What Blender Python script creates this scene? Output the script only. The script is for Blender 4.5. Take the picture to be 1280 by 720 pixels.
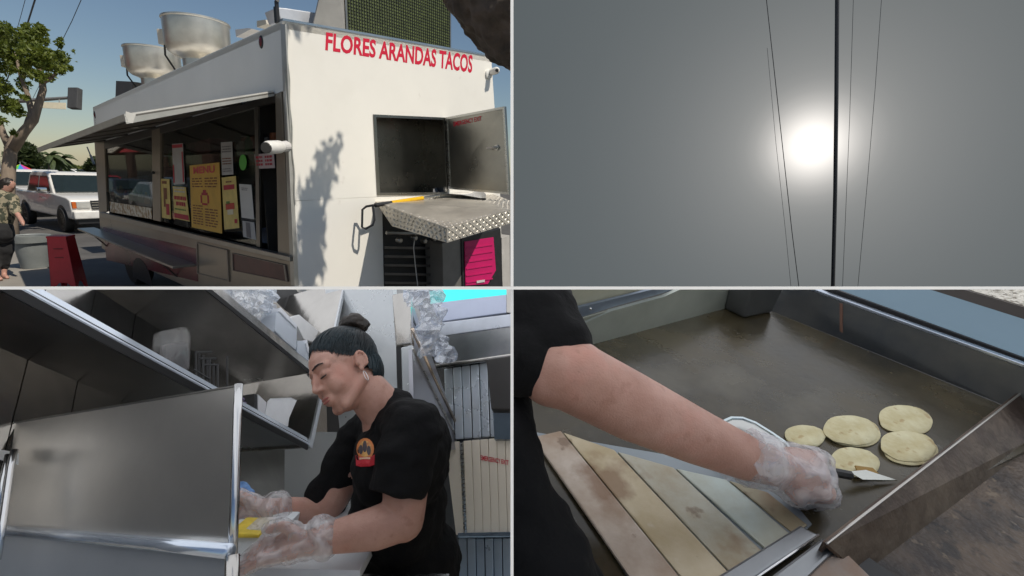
# Four adjoining sets seen from one spot: street with taco truck, sky with power lines,
# truck kitchen with cook, griddle close-up.  Thin white panels stand between the sets.
import bpy, bmesh, math, random
from mathutils import Vector as V, Matrix as M, noise as N
random.seed(7)
SC = bpy.context.scene
COL = SC.collection
for o in list(bpy.data.objects): bpy.data.objects.remove(o)

# ------------------------------------------------------------------ camera
F = 600.0; CX, CY = 640.0, 360.0
CAMH = 2.05
upc = V((80, -600, 2640)).normalized()            # world up in (right, forward, up) camera terms
fwc = (V((0, 1, 0)) - upc * upc.y).normalized()
rtc = fwc.cross(upc)
RT = V((rtc.x, fwc.x, upc.x)); FW = V((rtc.y, fwc.y, upc.y)); UP = V((rtc.z, fwc.z, upc.z))
C = V((0, 0, CAMH))
cam_d = bpy.data.cameras.new('camera'); cam = bpy.data.objects.new('camera', cam_d); COL.objects.link(cam)
cam_d.sensor_width = 36; cam_d.lens = 36 * F / 1280; cam_d.clip_start = 0.02; cam_d.clip_end = 2000
cam.matrix_world = M(((RT.x, UP.x, -FW.x, C.x), (RT.y, UP.y, -FW.y, C.y), (RT.z, UP.z, -FW.z, C.z), (0, 0, 0, 1)))
SC.camera = cam

# ------------------------------------------------------------------ light
SUN_AZ, SUN_EL = 116.0, 54.0
w = bpy.data.worlds.new('World'); SC.world = w; w.use_nodes = True
nt = w.node_tree; nt.nodes.clear()
sk = nt.nodes.new('ShaderNodeTexSky'); sk.sky_type = 'NISHITA'; sk.sun_disc = False
sk.sun_elevation = math.radians(SUN_EL); sk.sun_rotation = math.radians(SUN_AZ)
sk.air_density = 1.2; sk.dust_density = 0.4; sk.ozone_density = 2.2; sk.altitude = 20
bg = nt.nodes.new('ShaderNodeBackground'); bg.inputs[1].default_value = 0.059
ou = nt.nodes.new('ShaderNodeOutputWorld')
nt.links.new(sk.outputs[0], bg.inputs[0]); nt.links.new(bg.outputs[0], ou.inputs[0])
sl = bpy.data.lights.new('sun', 'SUN'); sl.energy = 3.6; sl.angle = math.radians(0.55); sl.color = (1, .93, .82)
so = bpy.data.objects.new('sun', sl); COL.objects.link(so)
sdir = V((math.sin(math.radians(SUN_AZ)) * math.cos(math.radians(SUN_EL)), math.cos(math.radians(SUN_AZ)) * math.cos(math.radians(SUN_EL)), math.sin(math.radians(SUN_EL))))
so.rotation_euler = sdir.to_track_quat('Z', 'Y').to_euler(); so.location = (8, -4, 12)
SC.view_settings.view_transform = 'Standard'; SC.view_settings.look = 'None'
SC.view_settings.exposure = 0.22; SC.view_settings.gamma = 1.0; SC.view_settings.use_curve_mapping = False
SC.cycles.max_bounces = 8; SC.cycles.diffuse_bounces = 4; SC.cycles.glossy_bounces = 4; SC.cycles.transparent_max_bounces = 12

# ------------------------------------------------------------------ pixel helpers (photograph pixels, 1280 x 720)
def D(px, py): return RT * ((px - CX) / F) + FW + UP * ((CY - py) / F)
def P(px, py, dep): return C + D(px, py) * dep
def hit(px, py, p0, n):
    d = D(px, py); return C + d * ((p0 - C).dot(n) / d.dot(n))
def at_z(px, py, z): return hit(px, py, V((0, 0, z)), V((0, 0, 1)))
def vp(px, py): return D(px, py).normalized()
def proj(p):
    d = p - C; y = d.dot(FW); return (CX + F * d.dot(RT) / y, CY - F * d.dot(UP) / y, y)

# ------------------------------------------------------------------ materials
MATS = {}
def lin(c):
    return tuple((x / 255 / 12.92 if x / 255 <= .04045 else ((x / 255 + .055) / 1.055) ** 2.4) for x in c)
def mat(name, col, rough=.6, metal=0.0, var=.12, sc=6.0, bump=.0, bsc=60.0, brush=None, spec=.5, col2=None, mixsc=None, alpha=1.0, trans=0.0, sheen=0.0, sss=0.0, emit=None, rvar=.08, contrast=0.0, coat=0.0, spots=()):
    """procedural principled material: two-tone noise colour, noisy roughness, fine relief"""
    if name in MATS: return MATS[name]
    m = bpy.data.materials.new(name); m.use_nodes = True; MATS[name] = m
    t = m.node_tree; b = t.nodes['Principled BSDF']; L = t.links.new
    tc = t.nodes.new('ShaderNodeTexCoord'); mp = t.nodes.new('ShaderNodeMapping'); L(tc.outputs['Object'], mp.inputs[0])
    if brush: mp.inputs['Scale'].default_value = brush
    n1 = t.nodes.new('ShaderNodeTexNoise'); n1.inputs['Scale'].default_value = sc; n1.inputs['Detail'].default_value = 6; n1.inputs['Roughness'].default_value = .6
    L(mp.outputs[0], n1.inputs['Vector'])
    c2 = col2 if col2 else tuple(min(1, x * (1 + var)) for x in col); c1 = col if col2 else tuple(x * (1 - var) for x in col)
    rp = t.nodes.new('ShaderNodeMapRange'); rp.inputs[1].default_value = .3 + contrast * .15; rp.inputs[2].default_value = .7 - contrast * .15
    L(n1.outputs[0], rp.inputs[0])
    mx = t.nodes.new('ShaderNodeMix'); mx.data_type = 'RGBA'; mx.inputs[6].default_value = (*c1, 1); mx.inputs[7].default_value = (*c2, 1)
    L(rp.outputs[0], mx.inputs[0]); last = mx.outputs[2]
    for k, (sc_k, thr, soft, ck_, amt) in enumerate(spots):        # stains, residue and the griddle's painted sheen, with shapes of their own
        ns = t.nodes.new('ShaderNodeTexNoise'); ns.noise_dimensions = '4D'; ns.inputs['W'].default_value = k * 3.7 + 1; ns.inputs['Scale'].default_value = sc_k; ns.inputs['Detail'].default_value = 5; L(tc.outputs['Object'], ns.inputs['Vector'])
        rs_ = t.nodes.new('ShaderNodeMapRange'); rs_.inputs[1].default_value = thr; rs_.inputs[2].default_value = thr + soft; rs_.inputs[4].default_value = amt; L(ns.outputs[0], rs_.inputs[0])
        m3 = t.nodes.new('ShaderNodeMix'); m3.data_type = 'RGBA'; m3.inputs[7].default_value = (*ck_, 1); L(rs_.outputs[0], m3.inputs[0]); L(last, m3.inputs[6]); last = m3.outputs[2]
    L(last, b.inputs['Base Color'])
    rr = t.nodes.new('ShaderNodeMapRange'); rr.inputs[3].default_value = max(.02, rough - rvar); rr.inputs[4].default_value = min(1, rough + rvar)
    L(n1.outputs[0], rr.inputs[0]); L(rr.outputs[0], b.inputs['Roughness'])
    b.inputs['Metallic'].default_value = metal; b.inputs['Specular IOR Level'].default_value = spec
    b.inputs['Alpha'].default_value = alpha; b.inputs['Transmission Weight'].default_value = trans
    b.inputs['Sheen Weight'].default_value = sheen; b.inputs['Coat Weight'].default_value = coat
    if sss: b.inputs['Subsurface Weight'].default_value = sss; b.inputs['Subsurface Radius'].default_value = (.012, .005, .003); b.inputs['Subsurface Scale'].default_value = 1
    if emit: b.inputs['Emission Color'].default_value = (*emit[:3], 1); b.inputs['Emission Strength'].default_value = emit[3]
    if bump:
        n2 = t.nodes.new('ShaderNodeTexNoise'); n2.inputs['Scale'].default_value = bsc; n2.inputs['Detail'].default_value = 4
        L(mp.outputs[0], n2.inputs['Vector'])
        bp = t.nodes.new('ShaderNodeBump'); bp.inputs['Strength'].default_value = min(1, bump); bp.inputs['Distance'].default_value = .01
        L(n2.outputs[0], bp.inputs['Height']); L(bp.outputs[0], b.inputs['Normal'])
    return m

# ------------------------------------------------------------------ mesh builder
CLIP = [None]                                  # planes (point, normal pointing to the removed side) of the set being built
class MB:
    def __init__(s): s.v = []; s.f = []; s.mi = []; s.cur = 0
    def add(s, vs, fs):
        o = len(s.v); s.v += [V(x) for x in vs]
        for f in fs: s.f.append([i + o for i in f]); s.mi.append(s.cur)
        return s
    def prism(s, pts, ex):
        pts = [V(p) for p in pts]; n = len(pts); ex = V(ex)
        return s.add(pts + [p + ex for p in pts], [list(range(n))[::-1], list(range(n, 2 * n))] + [[i, (i + 1) % n, n + (i + 1) % n, n + i] for i in range(n)])
    def sheet(s, pts): return s.add(pts, [list(range(len(pts)))])
    def box(s, c, h, ax=None):
        c = V(c); ax = ax or (V((1, 0, 0)), V((0, 1, 0)), V((0, 0, 1))); a, b, d = ax[0] * h[0], ax[1] * h[1], ax[2] * h[2]
        return s.prism([c - a - b - d, c + a - b - d, c + a + b - d, c - a + b - d], d * 2)
    def tube(s, path, r, n=8, cap=True):
        path = [V(p) for p in path]; rs = r if isinstance(r, (list, tuple)) else [r] * len(path)
        vs = []; fs = []; prev = None
        for i, p in enumerate(path):
            t = (path[min(i + 1, len(path) - 1)] - path[max(i - 1, 0)]).normalized()
            a = prev - t * prev.dot(t) if prev else t.orthogonal()
            if a.length < 1e-6: a = t.orthogonal()
            a.normalize(); prev = a; b = t.cross(a)
            vs += [p + (a * math.cos(2 * math.pi * k / n) + b * math.sin(2 * math.pi * k / n)) * rs[i] for k in range(n)]
        for i in range(len(path) - 1):
            for k in range(n): fs.append([i * n + k, i * n + (k + 1) % n, (i + 1) * n + (k + 1) % n, (i + 1) * n + k])
        if cap: fs += [list(range(n))[::-1], list(range((len(path) - 1) * n, len(path) * n))]
        return s.add(vs, fs)
    def lathe(s, prof, o, ax=V((0, 0, 1)), n=24, cap=True):
        """profile of (radius, height) along the axis"""
        ax = V(ax).normalized(); a = ax.orthogonal().normalized(); b = ax.cross(a); o = V(o); vs = []; fs = []
        for r, h in prof: vs += [o + ax * h + (a * math.cos(2 * math.pi * k / n) + b * math.sin(2 * math.pi * k / n)) * r for k in range(n)]
        for i in range(len(prof) - 1):
            for k in range(n): fs.append([i * n + k, i * n + (k + 1) % n, (i + 1) * n + (k + 1) % n, (i + 1) * n + k])
        if cap: fs += [list(range(n))[::-1], list(range((len(prof) - 1) * n, len(prof) * n))]
        return s.add(vs, fs)
    def ell(s, c, r, ax=None, n=12, m=8):
        c = V(c); ax = ax or (V((1, 0, 0)), V((0, 1, 0)), V((0, 0, 1))); r = r if isinstance(r, (tuple, list)) else (r, r, r)
        vs = []; fs = []
        for i in range(m + 1):
            th = math.pi * i / m
            for k in range(n):
                ph = 2 * math.pi * k / n
                vs.append(c + ax[0] * (r[0] * math.sin(th) * math.cos(ph)) + ax[1] * (r[1] * math.sin(th) * math.sin(ph)) + ax[2] * (r[2] * math.cos(th)))
        for i in range(m):
            for k in range(n): fs.append([i * n + k, (i + 1) * n + k, (i + 1) * n + (k + 1) % n, i * n + (k + 1) % n])
        return s.add(vs, fs)
    def cap(s, p0, r0, p1, r1, n=22):
        """tapered capsule"""
        p0, p1 = V(p0), V(p1); d = p1 - p0; L = d.length
        if L < 1e-6: return s.ell(p0, max(r0, r1))
        pr = []
        for i in range(5):
            a = math.pi / 2 * i / 4; pr.append((max(1e-4, r0 * math.sin(a)), -r0 * math.cos(a)))
        for i in range(5):
            a = math.pi / 2 * i / 4; pr.append((max(1e-4, r1 * math.cos(a)), L + r1 * math.sin(a)))
        return s.lathe(pr, p0, d, n)
    def build(s, name, m, parent=None, bevel=0, smooth=None, clip=True, remesh=0, sm=0, recalc=True, seg=2, disp=None, weld=True):
        bm = bmesh.new()
        off = parent_world(parent) if parent else V((0, 0, 0))
        if parent is None and s.v:
            lo = min(s.v, key=lambda p: p.z); cxy = sum(s.v, V((0, 0, 0))) / len(s.v); off = V((cxy.x, cxy.y, lo.z))
        vs = [bm.verts.new(p - off) for p in s.v]
        for f, mi in zip(s.f, s.mi):
            try: bm.faces.new([vs[i] for i in f]).material_index = mi
            except ValueError: pass
        if weld: bmesh.ops.remove_doubles(bm, verts=bm.verts, dist=1e-5)
        if recalc: bmesh.ops.recalc_face_normals(bm, faces=bm.faces)
        if bevel:
            es = [e for e in bm.edges if len(e.link_faces) == 2 and e.calc_face_angle(0) > .5]
            bmesh.ops.bevel(bm, geom=es, offset=bevel, segments=seg, profile=.6, affect='EDGES', clamp_overlap=True)
        me = bpy.data.meshes.new(name)
        bm.to_mesh(me); bm.free()
        ob = bpy.data.objects.new(name, me); COL.objects.link(ob)
        if parent: ob.parent = parent
        else: ob.location = off
        if remesh:
            md = ob.modifiers.new('r', 'REMESH'); md.mode = 'VOXEL'; md.voxel_size = remesh
            if sm: md = ob.modifiers.new('s', 'SMOOTH'); md.factor = .5; md.iterations = sm
            dg = bpy.context.evaluated_depsgraph_get(); me2 = bpy.data.meshes.new_from_object(ob.evaluated_get(dg)); ob.modifiers.clear(); old = ob.data; ob.data = me2; bpy.data.meshes.remove(old); me = me2
        if disp:
            me.update(); nor = [v.normal.copy() for v in me.vertices]
            for v, n in zip(me.vertices, nor): v.co = v.co + disp(v.co + off, n)
        if clip and CLIP[0]:
            bm = bmesh.new(); bm.from_mesh(me)
            for p0, n in CLIP[0]:
                bmesh.ops.bisect_plane(bm, geom=bm.verts[:] + bm.edges[:] + bm.faces[:], plane_co=p0 - off, plane_no=n, clear_outer=True)
            bm.to_mesh(me); bm.free()
        for mm in (m if isinstance(m, (list, tuple)) else [m]): me.materials.append(mm)
        if smooth is None: smooth = bool(remesh)
        if smooth is True:
            for p in me.polygons: p.use_smooth = True
        elif smooth:
            for p in me.polygons: p.use_smooth = True
            me.set_sharp_from_angle(angle=math.radians(smooth))
        me.update()
        return ob
def parent_world(o):
    p = V((0, 0, 0))
    while o is not None: p = p + o.location; o = o.parent
    return p
def thing(name, label, cat, loc, group=None):
    o = bpy.data.objects.new(name, None); COL.objects.link(o); o.location = loc; o.empty_display_size = .1
    o['label'] = label; o['category'] = cat
    if group: o['group'] = group
    return o
def tag(o, label, cat, group=None):
    o['label'] = label; o['category'] = cat
    if group: o['group'] = group
    return o
def struct(o): o['kind'] = 'structure'; return o
def copy_tree(o, parent=None):
    c = o.copy(); COL.objects.link(c); c.parent = parent
    for ch in list(o.children): copy_tree(ch, c)
    return c
def text_mesh(body, width, height, o, ux, uy, nrm, bold=.0, depth=.002):
    """flat lettering fitted to width x height in the plane (ux, uy) at origin o (lower left)"""
    cu = bpy.data.curves.new('t', 'FONT'); cu.body = body; cu.offset = bold; cu.resolution_u = 3
    ob = bpy.data.objects.new('t', cu); COL.objects.link(ob)
    me = bpy.data.meshes.new_from_object(ob.evaluated_get(bpy.context.evaluated_depsgraph_get()))
    xs = [v.co.x for v in me.vertices]; ys = [v.co.y for v in me.vertices]; x0, x1, y0, y1 = min(xs), max(xs), min(ys), max(ys)
    mb = MB(); mb.add([o + ux * ((v.co.x - x0) / (x1 - x0) * width) + uy * ((v.co.y - y0) / (y1 - y0) * height) + nrm * depth for v in me.vertices], [list(p.vertices) for p in me.polygons])
    bpy.data.objects.remove(ob); return mb
def text_quad(body, q, nrm, bold=.0, depth=.002):
    """lettering stretched into a quad: lower left, lower right, upper right, upper left"""
    mb = text_mesh(body, 1, 1, V((0, 0, 0)), V((1, 0, 0)), V((0, 1, 0)), V((0, 0, 1)), bold, 0)
    a, b, c, d = q
    mb.v = [(a * (1 - p.x) + b * p.x) * (1 - p.y) + (d * (1 - p.x) + c * p.x) * p.y + nrm * depth for p in mb.v]
    return mb
def foliage(blobs, n, size, seed=1, flat=.0):
    rd = random.Random(seed); mb = MB(); tot = sum(b[1] ** 2 for b in blobs)
    for c, r in blobs:
        for i in range(int(n * r * r / tot)):
            d = V((rd.gauss(0, 1), rd.gauss(0, 1), rd.gauss(0, 1))).normalized() * r * (rd.random() ** .45); d.z *= (1 - flat)
            q = V(c) + d; s_ = size * rd.uniform(.6, 1.3)
            u = V((rd.gauss(0, 1), rd.gauss(0, 1), rd.gauss(0, 1))).normalized(); v = u.orthogonal().normalized()
            a = rd.random() * 6.28; v = (v * math.cos(a) + u.cross(v) * math.sin(a)); k = u.cross(v)
            mb.add([q - v * s_, q + k * s_ * .45 + u * s_ * .1, q + v * s_, q - k * s_ * .45 + u * s_ * .1], [[0, 1, 2, 3]])
    return mb
def wob(amp, fr, seed=0):
    return lambda p, n: n * (amp * N.noise(p * fr + V((seed, seed * 2, 0))) + amp * .5 * N.noise(p * fr * 2.3 + V((0, seed, 3))))
def leafmat(name, c, c2):
    m = mat(name, c, .55, 0, col2=c2, sc=3.5, trans=0)
    t = m.node_tree; b = t.nodes['Principled BSDF']; o = t.nodes['Material Output']
    tr = t.nodes.new('ShaderNodeBsdfTranslucent'); tr.inputs[0].default_value = (*[x * 1.6 for x in c2], 1)
    mx = t.nodes.new('ShaderNodeMixShader'); mx.inputs[0].default_value = .3
    t.links.new(b.outputs[0], mx.inputs[1]); t.links.new(tr.outputs[0], mx.inputs[2]); t.links.new(mx.outputs[0], o.inputs[0])
    return m
def glassmat(name, tint, refl=.12, op=.25):
    m = bpy.data.materials.new(name); m.use_nodes = True; t = m.node_tree; t.nodes.clear()
    o = t.nodes.new('ShaderNodeOutputMaterial'); tr = t.nodes.new('ShaderNodeBsdfTransparent'); tr.inputs[0].default_value = (*tint, 1)
    gl = t.nodes.new('ShaderNodeBsdfGlossy'); gl.inputs['Roughness'].default_value = .02
    fr = t.nodes.new('ShaderNodeFresnel'); fr.inputs[0].default_value = 1.5
    nz = t.nodes.new('ShaderNodeTexNoise'); nz.inputs['Scale'].default_value = 2; bp = t.nodes.new('ShaderNodeBump'); bp.inputs['Strength'].default_value = .05
    t.links.new(nz.outputs[0], bp.inputs['Height']); t.links.new(bp.outputs[0], gl.inputs['Normal'])
    ad = t.nodes.new('ShaderNodeMath'); ad.operation = 'ADD'; ad.inputs[1].default_value = refl; t.links.new(fr.outputs[0], ad.inputs[0]); ad.operation = 'MULTIPLY_ADD'; ad.inputs[1].default_value = .6; ad.inputs[2].default_value = refl
    mx = t.nodes.new('ShaderNodeMixShader'); t.links.new(ad.outputs[0], mx.inputs[0]); t.links.new(tr.outputs[0], mx.inputs[1]); t.links.new(gl.outputs[0], mx.inputs[2]); t.links.new(mx.outputs[0], o.inputs[0])
    return m
def filmmat(name, tint=(.9, .92, .95), dens=.35, rough=.18, relief=.6, fsc=40, gloss=.12):
    """thin crumpled plastic film: partly clear, milky where it folds, glossy highlights"""
    m = bpy.data.materials.new(name); m.use_nodes = True; t = m.node_tree; t.nodes.clear(); L = t.links.new
    o = t.nodes.new('ShaderNodeOutputMaterial'); tc = t.nodes.new('ShaderNodeTexCoord')
    nz = t.nodes.new('ShaderNodeTexNoise'); nz.inputs['Scale'].default_value = fsc; nz.inputs['Detail'].default_value = 3; nz.inputs['Distortion'].default_value = 1.2; L(tc.outputs['Object'], nz.inputs['Vector'])
    bp = t.nodes.new('ShaderNodeBump'); bp.inputs['Strength'].default_value = relief; bp.inputs['Distance'].default_value = .006; L(nz.outputs[0], bp.inputs['Height'])
    tr = t.nodes.new('ShaderNodeBsdfTransparent'); tr.inputs[0].default_value = (.97, .97, .97, 1)
    df = t.nodes.new('ShaderNodeBsdfDiffuse'); df.inputs[0].default_value = (*tint, 1); L(bp.outputs[0], df.inputs['Normal'])
    tl = t.nodes.new('ShaderNodeBsdfTranslucent'); tl.inputs[0].default_value = (*tint, 1)
    gl = t.nodes.new('ShaderNodeBsdfGlossy'); gl.inputs['Roughness'].default_value = rough; L(bp.outputs[0], gl.inputs['Normal'])
    m0 = t.nodes.new('ShaderNodeMixShader'); m0.inputs[0].default_value = .4; L(df.outputs[0], m0.inputs[1]); L(tl.outputs[0], m0.inputs[2])
    rp = t.nodes.new('ShaderNodeMapRange'); rp.inputs[1].default_value = .4; rp.inputs[2].default_value = .68; rp.inputs[3].default_value = dens * .55; rp.inputs[4].default_value = min(1, dens * 1.7); L(nz.outputs[0], rp.inputs[0])
    m1 = t.nodes.new('ShaderNodeMixShader'); L(rp.outputs[0], m1.inputs[0]); L(tr.outputs[0], m1.inputs[1]); L(m0.outputs[0], m1.inputs[2])
    m2 = t.nodes.new('ShaderNodeMixShader'); m2.inputs[0].default_value = gloss; L(m1.outputs[0], m2.inputs[1]); L(gl.outputs[0], m2.inputs[2]); L(m2.outputs[0], o.inputs[0])
    return m
Z = V((0, 0, 1))
steel = mat('brushed_steel', (.55, .55, .53), .28, 1, var=.08, sc=3, bump=.06, bsc=14, brush=(1, 1, 8))
steel_dark = mat('dull_steel', (.28, .27, .25), .38, 1, var=.15, sc=4, bump=.05, bsc=18)
white_paint = mat('white_truck_paint', (.83, .80, .73), .35, 0, var=.03, sc=1.3, bump=.01, bsc=5, coat=.2, spots=((2.2, .60, .16, (.70, .66, .58), .25), (9, .68, .08, (.5, .45, .38), .3)))
black_rub = mat('black_rubber', (.018, .018, .018), .6, 0, var=.25, sc=20, bump=.1)
black_pl = mat('black_plastic', (.02, .02, .022), .42, 0, var=.2, sc=15)
red_let = mat('red_lettering', lin((205, 20, 55)), .45, 0, var=.05)
def cc_(x, y, u): return C + RT * x + FW * y + UP * u
# ================================================================== STREET SET (upper left)
CLIP[0] = [(C + RT * -.002, RT)]
asph = mat('asphalt', (.085, .08, .075), .9, 0, var=.3, sc=1.2, bump=.5, bsc=90)
conc = mat('concrete', (.24, .22, .19), .85, 0, var=.2, sc=.9, bump=.3, bsc=50)
g = MB()
g.add([V((-400, -300, 0)), V((-.0, -300, 0)), V((0, 400, 0)), V((-400, 400, 0)), V((400, -300, 0)), V((400, 7.6, 0)), V((0, 7.6, 0))], [[0, 1, 6, 2, 3], [1, 4, 5, 6]])
struct(g.build('ground', asph, clip=False, recalc=False))
g = MB(); g.sheet([V((-60, -60, .02)), V((60, -60, .02)), V((60, 3.4, .02)), V((-60, 3.4, .02))])
struct(g.build('pavement', mat('bounce_concrete', (.27, .25, .225), .85, 0, var=.15, sc=.8), clip=False, recalc=False))  # unseen pale paving, added to bounce sunlight into the lower sets
# truck axes
hz = lambda px: (lambda d: V((d.x, d.y, 0)).normalized())(D(px, 215))
ES = hz(-111); ER = V((ES.y, -ES.x, 0)) 
K = at_z(353, 26, CAMH + 1.25); ROOF = K.z
nS, nR = -ER, -ES
def S(px, py, off=0.0): return hit(px, py, K + nS * off, nS)
def R(px, py, off=0.0): return hit(px, py, K + nR * off, nR)
def ext(p, q, z): return p + (q - p) * ((z - p.z) / (q.z - p.z))
FLOOR = .45
# pavement along the truck's serving side
pv = MB(); a0 = at_z(4, 352, 0); side_dir = hz(-190)
k0 = at_z(66, 340, 0)
pv.prism([k0 - side_dir * 6, k0 + side_dir * 70, k0 + side_dir * 70 - V((side_dir.y, -side_dir.x, 0)) * 14, k0 - side_dir * 6 - V((side_dir.y, -side_dir.x, 0)) * 14], Z * .03)
struct(pv.build('pavement', conc))

TRK = thing('food_truck', 'white taco truck with red lettering on its rear wall and a raised serving awning', 'food truck', V((K.x, K.y, 0)))
# --- rear wall with hatch opening
q = [R(466, 143), R(556, 147), R(560, 243), R(471, 244)]
tl, tr = K.copy(), R(614, 71); br = ext(R(617, 120), R(628, 357), FLOOR); bl = ext(K, R(370, 357), FLOOR)
m = MB(); th = ES * .04
seamL, seamR = R(366.5, 251), R(625, 237)
for pts in ([tl, tr, q[1], q[0]], [tl, q[0], q[3], seamL], [tr, seamR, q[2], q[1]], [seamL, q[3], q[2], seamR]): m.prism(pts, th)
m.build('rear_wall', white_paint, TRK)
m = MB(); m.prism([seamL + Z * -.004, seamR + Z * -.004, br, bl], th); m.build('rear_wall_lower', white_paint, TRK)
# roof, floor, far walls
LEN = (S(116, 134) - K).dot(ES); WID = (tr - K).dot(ER)
e0, e1 = S(116, 134), S(116, 134) + ER * WID
fe = S(116, 134)
m = MB(); m.prism([K - Z * .01, tr - Z * .01, fe + ER * WID - Z * .01, fe - Z * .01], Z * -.05); m.build('roof', white_paint, TRK)
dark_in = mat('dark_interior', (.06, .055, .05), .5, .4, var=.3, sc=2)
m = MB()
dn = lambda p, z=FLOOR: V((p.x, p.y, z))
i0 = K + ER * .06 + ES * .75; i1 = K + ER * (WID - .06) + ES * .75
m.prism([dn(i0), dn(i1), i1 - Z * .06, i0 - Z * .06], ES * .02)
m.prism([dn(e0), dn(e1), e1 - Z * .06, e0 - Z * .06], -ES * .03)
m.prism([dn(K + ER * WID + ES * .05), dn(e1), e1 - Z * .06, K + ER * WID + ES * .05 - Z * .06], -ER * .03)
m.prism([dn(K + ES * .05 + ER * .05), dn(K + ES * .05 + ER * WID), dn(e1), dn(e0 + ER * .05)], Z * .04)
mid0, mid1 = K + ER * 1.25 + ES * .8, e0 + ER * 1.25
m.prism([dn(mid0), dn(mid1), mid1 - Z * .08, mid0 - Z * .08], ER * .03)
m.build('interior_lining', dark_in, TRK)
# hatch frame, recess lining
hat = mat('hatch_steel', (.22, .21, .19), .28, 1, var=.2, sc=2, bump=.05, bsc=9)
m = MB()
def frame(m, q, w_, out, inn, n):
    c = sum(q, V((0, 0, 0))) / 4
    for i in range(4):
        a, b = q[i], q[(i + 1) % 4]; a2 = a + (c - a).normalized() * w_; b2 = b + (c - b).normalized() * w_
        m.prism([a + n * out, b + n * out, b2 + n * out, a2 + n * out], -n * (out + inn))
frame(m, q, .04, .012, .05, nR); m.build('hatch_frame', hat, TRK)
m = MB(); d_ = ES * .42
for i in range(4): m.prism([q[i] + ES * .05, q[(i + 1) % 4] + ES * .05, q[(i + 1) % 4] + d_, q[i] + d_], (q[i] - sum(q, V((0, 0, 0))) / 4).normalized() * .02)
m.prism([p + d_ for p in q], ES * .02); m.build('hatch_recess', hat, TRK)
m = MB(); mm_ = (q[0] * .7 + q[1] * .3) + ES * .41; m2_ = (q[3] * .7 + q[2] * .3) + ES * .41; m.prism([mm_, mm_ + ER * .02, m2_ + ER * .02, m2_], -ES * .015); m.build('seam_strip', steel_dark, TRK)
# open hatch door
hA, hB = R(557, 147, .02), R(561, 236, .02)
dA, dB = P(631, 133, proj(hA)[2] * .93), P(637, 243, proj(hB)[2] * .93)
dn_ = (dA - hA).cross(hB - hA).normalized()
if dn_.dot(C - hA) < 0: dn_ = -dn_
door = MB().prism([hA, dA, dB, hB], -dn_ * .035).build('hatch_door', mat('hatch_door_steel', (.36, .35, .32), .3, 1, var=.2, sc=2.2, bump=.04, bsc=10), TRK)
m = MB(); frame(m, [hA, dA, dB, hB], .035, .012, -.001, dn_); m.build('door_edge', steel, door)
mmA = lambda u, v: (hA * (1 - u) + dA * u) * (1 - v) + (hB * (1 - u) + dB * u) * v
text_quad('EMERGENCY EXIT', [mmA(.14, .135), mmA(.62, .115), mmA(.62, .06), mmA(.14, .075)], dn_, .015, .004).build('lettering', red_let, door)
m = MB(); hp = mmA(.84, .45); m.tube([hp, hp + dn_ * .05, hp + dn_ * .055 - (dA - hA).normalized() * .1], .013); m.lathe([(.03, 0), (.03, .015)], hp, dn_, 12); m.build('latch_handle', steel, door)
# red lettering on the rear wall
lq = [R(406.5, 63), R(590, 91.5), R(591, 69), R(407.5, 40)]
text_quad('FLORES ARANDAS TACOS', lq, nR, .03, .0015).build('lettering', red_let, TRK)
# roof-edge flashing + corner trim
m = MB(); m.prism([K + nR * .008, tr + nR * .008, tr + nR * .008 + Z * .02, K + nR * .008 + Z * .02], ES * .08); m.build('roof_flashing', steel, TRK)
trimm = mat('corner_aluminium', (.55, .53, .48), .4, .7, var=.12, sc=6)
m = MB(); m.prism([S(350.5, 30, .006), S(355.8, 30, .006) + nR * .008, S(371, 357, .006) + nR * .008, S(363.5, 357, .006)], ER * .012); m.prism([R(353.5, 30, .006), R(358, 31, .006), R(373.5, 357, .006), R(368.5, 357, .006)], ES * .012); m.build('corner_trim', trimm, TRK)
# --- serving side
fas = mat('side_white_paint', (.78, .76, .71), .35, 0, var=.04, sc=1.5)
inw = ER * .04
m = MB(); m.prism([S(353, 26), S(116, 134), S(119, 179), S(345, 117), S(356, 113)], inw); m.build('side_fascia', fas, TRK)
tan_ = mat('beige_side_panel', (.34, .29, .23), .32, .55, var=.12, sc=2.2, bump=.03, bsc=12)
for nm, pts in (('window_post', [(118, 178), (130, 176), (133.5, 264), (124, 268)]), ('window_post', [(189.5, 163), (199.5, 160), (200.5, 277), (191, 275)]), ('window_post', [(344, 118), (351, 114), (363, 327), (347.5, 324)])):
    MB().prism([S(x, y, .004) for x, y in pts], inw).build(nm, tan_, TRK, bevel=.004)
hdr = mat('window_header', (.09, .085, .08), .35, .5, var=.2)
MB().prism([S(130, 177, .002), S(344, 118, .002), S(344.5, 127, .002), S(130.5, 186, .002)], inw).build('window_header', hdr, TRK)
MB().prism([S(124, 265, .05), S(362, 321, .05), S(362.5, 327, .05), S(124, 270.5, .05)], ER * .07).build('window_sill', mat('sill_aluminium', (.42, .40, .36), .35, .8), TRK, bevel=.006)
low = [S(124, 270), S(363, 326)]
b0, b1 = ext(low[0], S(131, 357), FLOOR), ext(K, S(369, 357), FLOOR)
MB().prism([low[0], low[1], b1, b0], inw).build('lower_side_panel', tan_, TRK)
brown = mat('brown_side_panel', (.13, .06, .05), .4, .1, var=.3, sc=4)
fr_ = mat('panel_frame', (.30, .26, .22), .4, .5)
def panel(pts, m1, off=.006, fw=.03):
    q_ = [S(x, y, .0) for x, y in pts]; m = MB(); m.prism([p + nS * off for p in q_], ER * off * .9); o = m.build('access_panel', m1, TRK)
    m = MB(); frame(m, [p + nS * off for p in q_], fw, .012, -.001, nS); m.build('panel_frame', fr_, o)
    return o
panel([(291, 316), (358, 331), (361, 352), (292, 338)], brown); 
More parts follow.
